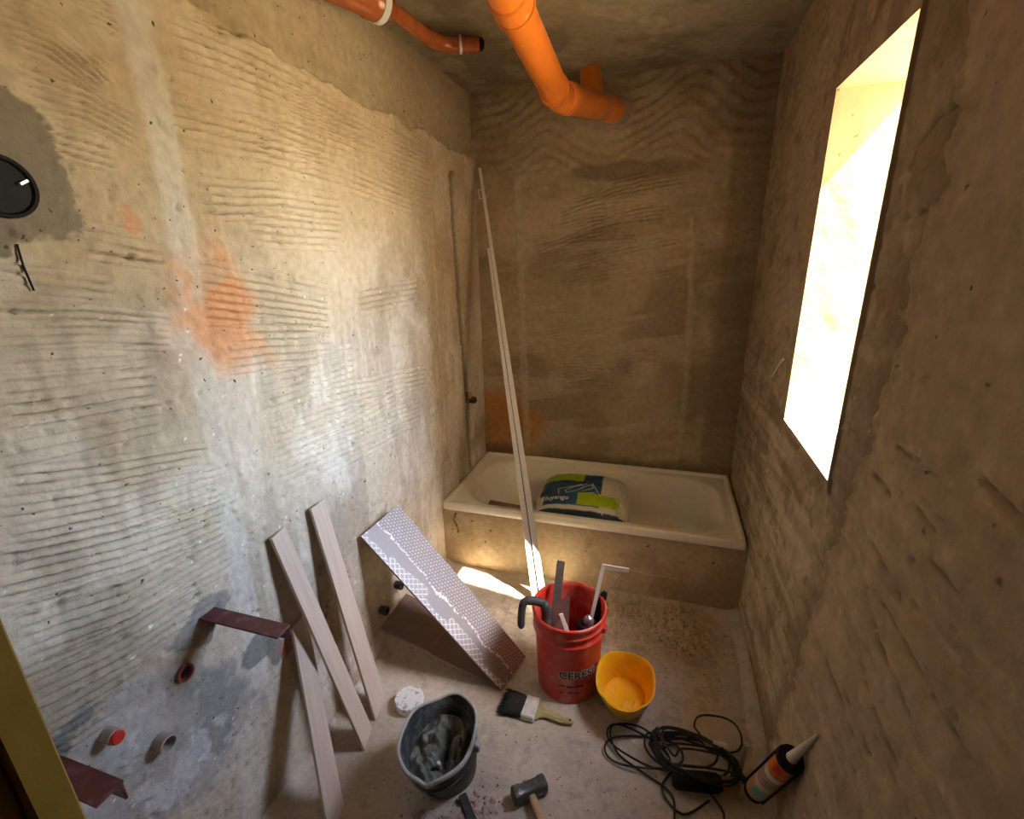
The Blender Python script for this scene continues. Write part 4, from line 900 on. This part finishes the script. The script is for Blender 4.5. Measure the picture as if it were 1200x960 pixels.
# ---- coil of black cable and the power tool at its end
rs = random.Random(12); way = []
def loop(cx, cy, rx, ry, rot, a0, a1, n, z0, z1):
    for k in range(n):
        t = k/(n-1); a = R(a0+(a1-a0)*t); x, y = rx*math.cos(a), ry*math.sin(a); c, s = math.cos(R(rot)), math.sin(R(rot))
        way.append((cx+x*c-y*s, cy+x*s+y*c, z0+(z1-z0)*t+0.006*math.sin(3*a)+0.006))
way += [(1.30,-1.60,0.012), (1.22,-1.66,0.008), (1.16,-1.60,0.008)]
loop(1.10,-1.50,0.13,0.060,12,-40,330,15,0.004,0.012)
loop(1.08,-1.49,0.11,0.055,-18,-20,350,14,0.008,0.020)
loop(1.25,-1.47,0.13,0.085,-8,170,-200,15,0.010,0.022)
loop(1.25,-1.48,0.12,0.075,5,160,-210,15,0.018,0.028)
loop(1.26,-1.475,0.135,0.080,-12,150,-200,15,0.022,0.034)
loop(1.23,-1.47,0.105,0.065,10,160,-190,14,0.026,0.036)
loop(1.345,-1.365,0.078,0.070,10,200,-160,14,0.02,0.006)
loop(1.24,-1.505,0.14,0.070,-6,150,-205,15,0.03,0.05)
loop(1.27,-1.52,0.125,0.060,6,155,-210,15,0.05,0.062)
loop(1.26,-1.51,0.13,0.075,-14,150,-190,15,0.06,0.068)
loop(1.29,-1.535,0.10,0.05,4,170,-160,12,0.066,0.07)
way += [(1.36,-1.52,0.05), (1.40,-1.545,0.05)]
way = [(x, y-0.02, z) for x, y, z in way]
cb = thing('cable_coil', (1.2,-1.5,0), 'tangled coil of thin black cable lying on the floor in front of the right wall', 'cable')
G().tube([(x-1.2, y+1.5, max(0.0045, z)) for x, y, z in smooth_path(way, 5)], 0.0036, 7).build('cable', M['cable'], cb)
w2 = [(1.30,-1.60,0.02),(1.34,-1.65,0.008),(1.30,-1.73,0.006),(1.24,-1.76,0.006),(1.20,-1.72,0.006),(1.19,-1.63,0.006),(1.10,-1.585,0.006),(1.02,-1.545,0.006),(0.985,-1.49,0.02),(1.005,-1.44,0.012),(1.10,-1.44,0.02),(1.18,-1.52,0.02)]
G().tube([(x-1.2, y+1.5, z) for x, y, z in smooth_path(w2, 7)], 0.0036, 7).build('cable_tail', M['cable'], cb)
G().box((-0.022,-0.010,0.0), (0.022,0.010,0.018)).build('plug', M['bone'], cb, bevel=0.004, loc=(0.145,0.055,0.030))
pt = thing('power_tool', None, 'dark power tool lying half hidden under the cable coil by the right wall', 'power tool', mat4=frame((1.19,-1.60,0.034), (0.19,0.035,0.0), (-0.2,1,0)))
G().tube([(0,0,0),(0.012,0,0),(0.10,0,0),(0.135,0,0),(0.15,0,0)], [0.018,0.027,0.029,0.027,0.020], 20).build('motor_body', M['black'], pt)
G().tube([(0.148,0,0),(0.160,0,0),(0.195,0,0),(0.205,0,0)], [0.018,0.021,0.019,0.012], 16).build('chuck', M['brass'], pt)
rd = thing('steel_rod', (1.395,-1.520,0.0), 'short shiny steel rod standing by the cable coil', 'rod')
G().tube([(0,0,0.0),(0.006,-0.004,0.16)], 0.008, 14).build('shaft', M['steel'], rd)
G().tube([(0.006,-0.004,0.155),(0.0063,-0.0042,0.163)], [0.0095,0.008], 14).build('cap', M['steel'], rd)

# ---- sealant gun leaning on the right wall
b0, b1 = Vector((1.421,-1.614,0.100)), Vector((1.485,-1.763,0.536)); ln = (b1-b0).length
fm = frame(b0, b1-b0, (b1-b0).cross(Vector((1.057,-2.775,1.626))-b0)); sg = thing('sealant_gun', None, 'sealant gun with orange and teal labelled cartridge leaning on the right wall', 'sealant gun', mat4=fm)
g = G(); prof = [(0.020,0.004),(0.027,0.0),(0.0275,0.01),(0.0275,0.262),(0.026,0.268),(0.014,0.270),(0.012,0.285)]
rings = [[(x, r*math.cos(2*math.pi*k/36), r*math.sin(2*math.pi*k/36)) for k in range(36)] for r, x in prof[:3]]
for i in range(1, 60): rings.append([(0.01+0.252*i/60, 0.0275*math.cos(2*math.pi*k/36), 0.0275*math.sin(2*math.pi*k/36)) for k in range(36)])
rings += [[(x, r*math.cos(2*math.pi*k/36), r*math.sin(2*math.pi*k/36)) for k in range(36)] for r, x in prof[3:]]
o = g.loft(rings, True, True).build('cartridge', M['foam'], sg)
def cartcol(p):
    x = p.x
    if x > 0.255: return (0.70,0.64,0.55)
    if x > 0.185: return (0.62,0.17,0.02) if abs(p.z) < 0.024 or x < 0.21 else (0.60,0.05,0.02)
    if x > 0.160: return (0.70,0.66,0.60)
    if x > 0.105: return (0.30,0.14,0.10) if (x*70) % 1 > 0.45 else (0.52,0.40,0.32)
    if x > 0.075: return (0.58,0.48,0.38)
    if x > 0.025 and (x-0.05)**2/0.025**2+(p.y-0.008)**2/0.016**2 < 1.3: return (0.10,0.42,0.38)
    return (0.50,0.26,0.10)
setcol(o, cartcol)
G().tube([(0.283,0,0),(0.30,0,0),(0.45,0,0)], [0.014,0.0125,0.0035], 16).build('nozzle', M['nozzle'], sg)
g = G().box((-0.012,-0.034,-0.007), (0.275,-0.0285,0.007)).box((-0.012,0.0285,-0.007), (0.275,0.034,0.007))
g.build('cradle_rails', M['black'], sg, smooth=False)
G().tube([(0.268,0,0),(0.282,0,0)], [0.034,0.032], 28).build('front_ring', M['black'], sg)
G().tube([(-0.016,0,0),(-0.004,0,0)], [0.029,0.029], 28).build('back_plate', M['black'], sg)
G().tube([(-0.100,0,0),(0.0,0,0)], 0.004, 8).build('push_rod', M['steel'], sg)
G().tube(smooth_path([(-0.012,-0.01,0.0),(-0.040,-0.03,0.01),(-0.058,-0.08,0.02),(-0.060,-0.13,0.02)], 5), 0.008, 10).build('trigger', M['black'], sg)

# ---- pipes under the ceiling
def pipe_run(g, pts, r, n=32): return g.tube(pts, r, n, False)
pw = thing('waste_pipe', (0.60,-0.9,2.28), 'thick bright orange waste pipe under the ceiling running into the back wall', 'pipe')
o7 = (0.60,-0.9,2.28); A = Vector((0.596,-1.60,2.348)); B = Vector((0.590,-0.56,2.243)); E = Vector((0.795,0.02,2.303))
dAB = (B-A).normalized(); dBE = (E-B).normalized()
S1 = A + dAB*((-1.18-A.y)/dAB.y)
G().tube(rel([A, S1, B-dAB*0.01], o7), 0.055, 36, True).build('main_pipe', M['orange'], pw, angle=50)
G().tube(rel([S1-dAB*0.075, S1-dAB*0.07, S1-dAB*0.012, S1-dAB*0.010, S1, S1+dAB*.002], o7), [0.056,0.0605,0.0605,0.064,0.064,0.056], 36, True).build('socket', M['orange'], pw)
G().tube(rel([S1-dAB*0.002, S1+dAB*0.006], o7), [0.0615,0.0575], 36, True).build('seal_ring', M['seal'], pw)
# elbow
el = [B-dAB*0.075, B-dAB*0.073, B-dAB*0.045, B-dAB*0.042]
bend = []
for k in range(9):
    t = k/8; p = (B-dAB*0.04)*(1-t)**2 + B*2*t*(1-t) + (B+dBE*0.04)*t*t; bend.append(p)
G().tube(rel(el+bend+[B+dBE*0.06], o7), [0.056,0.0615,0.0615,0.058]+[0.057]*9+[0.058], 36, True).build('elbow', M['orange'], pw, angle=50)
G().tube(rel([B+dBE*0.045, B+dBE*0.05, B+dBE*0.10, B+dBE*0.104, E], o7), [0.058,0.0625,0.0625,0.058,0.058], 36, True).build('tee_body', M['orange'], pw, angle=50)
T0 = B+dBE*0.33
G().tube(rel([T0, T0+Vector((-0.03,0.10,0.10)), Vector((0.650,-0.10,H+0.02))], o7), [0.050,0.050,0.050], 32, True).build('branch_pipe', M['orange'], pw)
T1 = T0+dBE*0.03
G().tube(rel([T1, T1+dBE*0.012], o7), [0.0605,0.0605], 36, True).build('strap', M['steel'], pw)
G().tube(rel([E-dBE*0.08, E-dBE*0.075, E-dBE*0.022, E-dBE*0.02], o7), [0.060,0.0625,0.0625,0.060], 36, True).build('wall_collar', M['greypipe'], pw)

pb = thing('brown_drain_pipe', (0.15,-0.95,2.40), 'glossy copper-brown drain pipe fitting under the ceiling by the left wall', 'pipe')
o8 = (0.15,-0.95,2.40); q0, q1, q2, q3, q4 = Vector((0.030,-1.42,2.395)), Vector((0.125,-1.13,2.405)), Vector((0.150,-0.80,2.418)), Vector((0.195,-0.72,2.418)), Vector((0.300,-0.675,2.420))
d01 = (q1-q0).normalized()
G().tube(rel([q0, q0+d01*0.10, q1-d01*0.05, q1-d01*0.045, q1], o8), [0.050,0.050,0.050,0.055,0.055], 32, True).build('wide_fitting', M['copper'], pb, angle=50)
G().tube(rel([q1, q1+Vector((0.006,0.04,0.002)), q1+Vector((0.010,0.075,0.006))], o8), [0.052,0.036,0.025], 28, True).build('reducer', M['copper'], pb, angle=60)
G().tube(rel([q1-d01*0.012, q1+d01*0.012], o8), [0.0575,0.0575], 32, True).build('clamp', M['bright'], pb)
G().tube(rel([q1+Vector((0.008,0.06,0.005)), q2], o8), 0.0245, 28, True).build('narrow_pipe', M['copper'], pb, angle=50)
G().tube(rel(smooth_path([q2-Vector((0.002,0.03,0)), q2+Vector((0.002,0.01,0)), q2+Vector((0.02,0.055,0)), q3], 5), o8), 0.028, 28, True).build('elbow', M['copper'], pb, angle=50)
dq = (q4-q3).normalized()
G().tube(rel([q3, q3+dq*0.03, q3+dq*0.032, q3+dq*0.06, q3+dq*0.062, q4], o8), [0.026,0.026,0.030,0.030,0.027,0.026], 28, True).build('end_pipe', M['copper'], pb, angle=50)
G().tube(rel([q3+dq*0.036, q3+dq*0.046], o8), 0.0312, 28, True).build('pipe_clip', M['alu'], pb)
G().tube(rel([q4-dq*0.002, q4+dq*0.012, q4+dq*0.020], o8), [0.024,0.022,0.012], 20, True).build('open_end', M['black'], pb)

# ---- fittings in the left wall
jb = thing('junction_box', (0,-2.20,1.755), 'black round electrical box sunk in the upper left wall', 'junction box')
rot = Matrix.Translation((0.0,-2.20,1.755)) @ Matrix.Rotation(R(90), 4, 'Y')
G().lathe([(0.0,0.010),(0.041,0.010),(0.044,0.015),(0.049,0.016),(0.050,0.012),(0.050,-0.02)], 32).build('box', M['black'], jb, mat4=rot)
G().box((-0.003,-0.007,0.0), (0.003,0.007,0.004)).build('screw_tab', M['alu'], jb, mat4=Matrix.Translation((0.014,-2.168,1.762)) @ Matrix.Rotation(R(30), 4, 'X'))
o = G().tube([(0.006,-2.201,1.665),(0.008,-2.203,1.63),(0.006,-2.198,1.588)], 0.0018, 8).build('wire_stub', M['black']); tag(o, 'short dark wire hanging on the wall below the black electrical box', 'wire')
def stub(name, y, z, L, r, m, label, cat='pipe stub', inner=None, cap=None, tilt=(0,0)):
    t = thing(name, (0,y,z), label, cat); d = Vector((1, tilt[0], tilt[1])).normalized()
    if cap is None:
        rot = Vector((1,0,0)).rotation_difference(d).to_matrix().to_4x4() @ Matrix.Rotation(R(90), 4, 'Y')
        o = G().lathe([(r, -0.02),(r, L-0.006),(r*1.10, L-0.005),(r*1.10, L),(r*0.82, L),(r*0.80, 0.0),(0, -0.002)], 28).build('pipe', m, t, angle=40); o.matrix_local = rot
        o = G().lathe([(0, 0.004),(r*0.79, 0.004)], 24).build('bore', M['dark'], t); o.matrix_local = rot
    else:
        G().tube([d*-0.02, d*(L*0.8), d*(L*0.82)], [r*1.15, r*1.15, r], 28).build('pipe', m, t)
        G().tube([d*(L*0.8), d*L, d*(L+0.002)], [r*0.98, r*0.98, r*0.85], 28).build('cap', cap, t)
    return t
stub('capped_pipe', -2.315, 0.690, 0.036, 0.014, M['greypipe'], 'stub of pipe closed with a bright red cap low on the left wall', cap=M['redcap'])
stub('drain_stub', -2.232, 0.568, 0.034, 0.019, M['greypipe'], 'open grey-pink drain pipe end low on the left wall')
stub('short_pipe', -2.143, 0.680, 0.014, 0.019, mat('dull_red_pipe', (0.30,0.07,0.04), 0.6), 'short pipe end with dull red rim in the shadow under the bracket')
stub('dark_pipe_stub', -1.345, 0.205, 0.032, 0.018, M['blackdusty'], 'dark pipe stub behind the tiles, nearer the planks')
stub('dark_pipe_stub', -1.215, 0.235, 0.032, 0.018, M['blackdusty'], 'dark pipe stub behind the tiles, nearer the bathtub')
tp = thing('wall_elbow', (0,-0.275,0.828), 'dark threaded tap connection on the left wall above the bathtub', 'pipe fitting')
G().tube([(-0.01,0,0.035),(0.010,0,0.030),(0.018,0,0.0)], [0.013,0.014,0.016], 16).build('elbow', M['brass'], tp)
G().tube([(0.014,0,-0.002),(0.048,0.004,-0.004)], 0.021, 6).build('nut', M['blackdusty'], tp)
G().tube([(0.047,0.004,-0.004),(0.052,0.004,-0.004)], [0.013,0.011], 14).build('bore', M['dark'], tp)
G().box((-0.005,-0.018,0.030), (0.012,0.018,0.040)).build('pipe_clip', M['brass'], tp, smooth=False)
o = G().lathe([(0,0.016),(0.010,0.016),(0.014,0.012),(0.015,-0.012)], 20).build('brass_plug', M['brass'], mat4=Matrix.Translation((0.004,-0.336,2.023)) @ Matrix.Rotation(R(90), 4, 'Y')); tag(o, 'small brass plug high on the left wall by the straightedge', 'plug')
nl = thing('wall_plug_peg', (1.492,-0.79,1.20), 'pale thin peg on the right wall beside the bright window', 'peg')
G().tube([(0.004,0.086,-0.056),(0,0,0),(-0.004,-0.080,0.048)], 0.0030, 8).build('shaft', M['bone'], nl)
G().tube([(0.004,0.092,-0.060),(0.004,0.082,-0.053)], 0.0055, 8).build('head', M['bone'], nl)
G().tube([(-0.004,-0.084,0.050),(-0.004,-0.074,0.044)], 0.0050, 8).build('tip', M['bone'], nl)

# ---- parts that sit on another part hang under it (thing > part > sub-part)
bpy.context.view_layer.update()
def under(thing_name, part, subs):
    t = bpy.data.objects[thing_name]
    p = next(c for c in t.children if c.name.split('.')[0] == part)
    for c in list(t.children):
        if c.name.split('.')[0] in subs:
            w = p.matrix_basis.inverted() @ c.matrix_basis
            c.parent = p; c.matrix_basis = w
for a_, b_, c_ in (('red_bucket', 'body', ('lettering', 'lettering_outline', 'faded_print', 'handle_lug')), ('adhesive_bag', 'sack', ('lettering', 'line_drawing', 'round_emblem', 'square_emblem')),
                   ('waste_pipe', 'socket', ('seal_ring',)), ('paint_brush', 'handle', ('hanging_hole',)), ('mortar_bucket', 'body', ('rim', 'handle_lug')), ('junction_box', 'box', ('screw_tab',)),
                   ('sealant_gun', 'cartridge', ('nozzle',)), ('yellow_container', 'body', ('rib',)), ('bathtub', 'basin', ('drain',)), ('wall_elbow', 'nut', ('bore',)), ('screed_straightedge', 'profile', ('hanging_loop',))):
    under(a_, b_, c_)
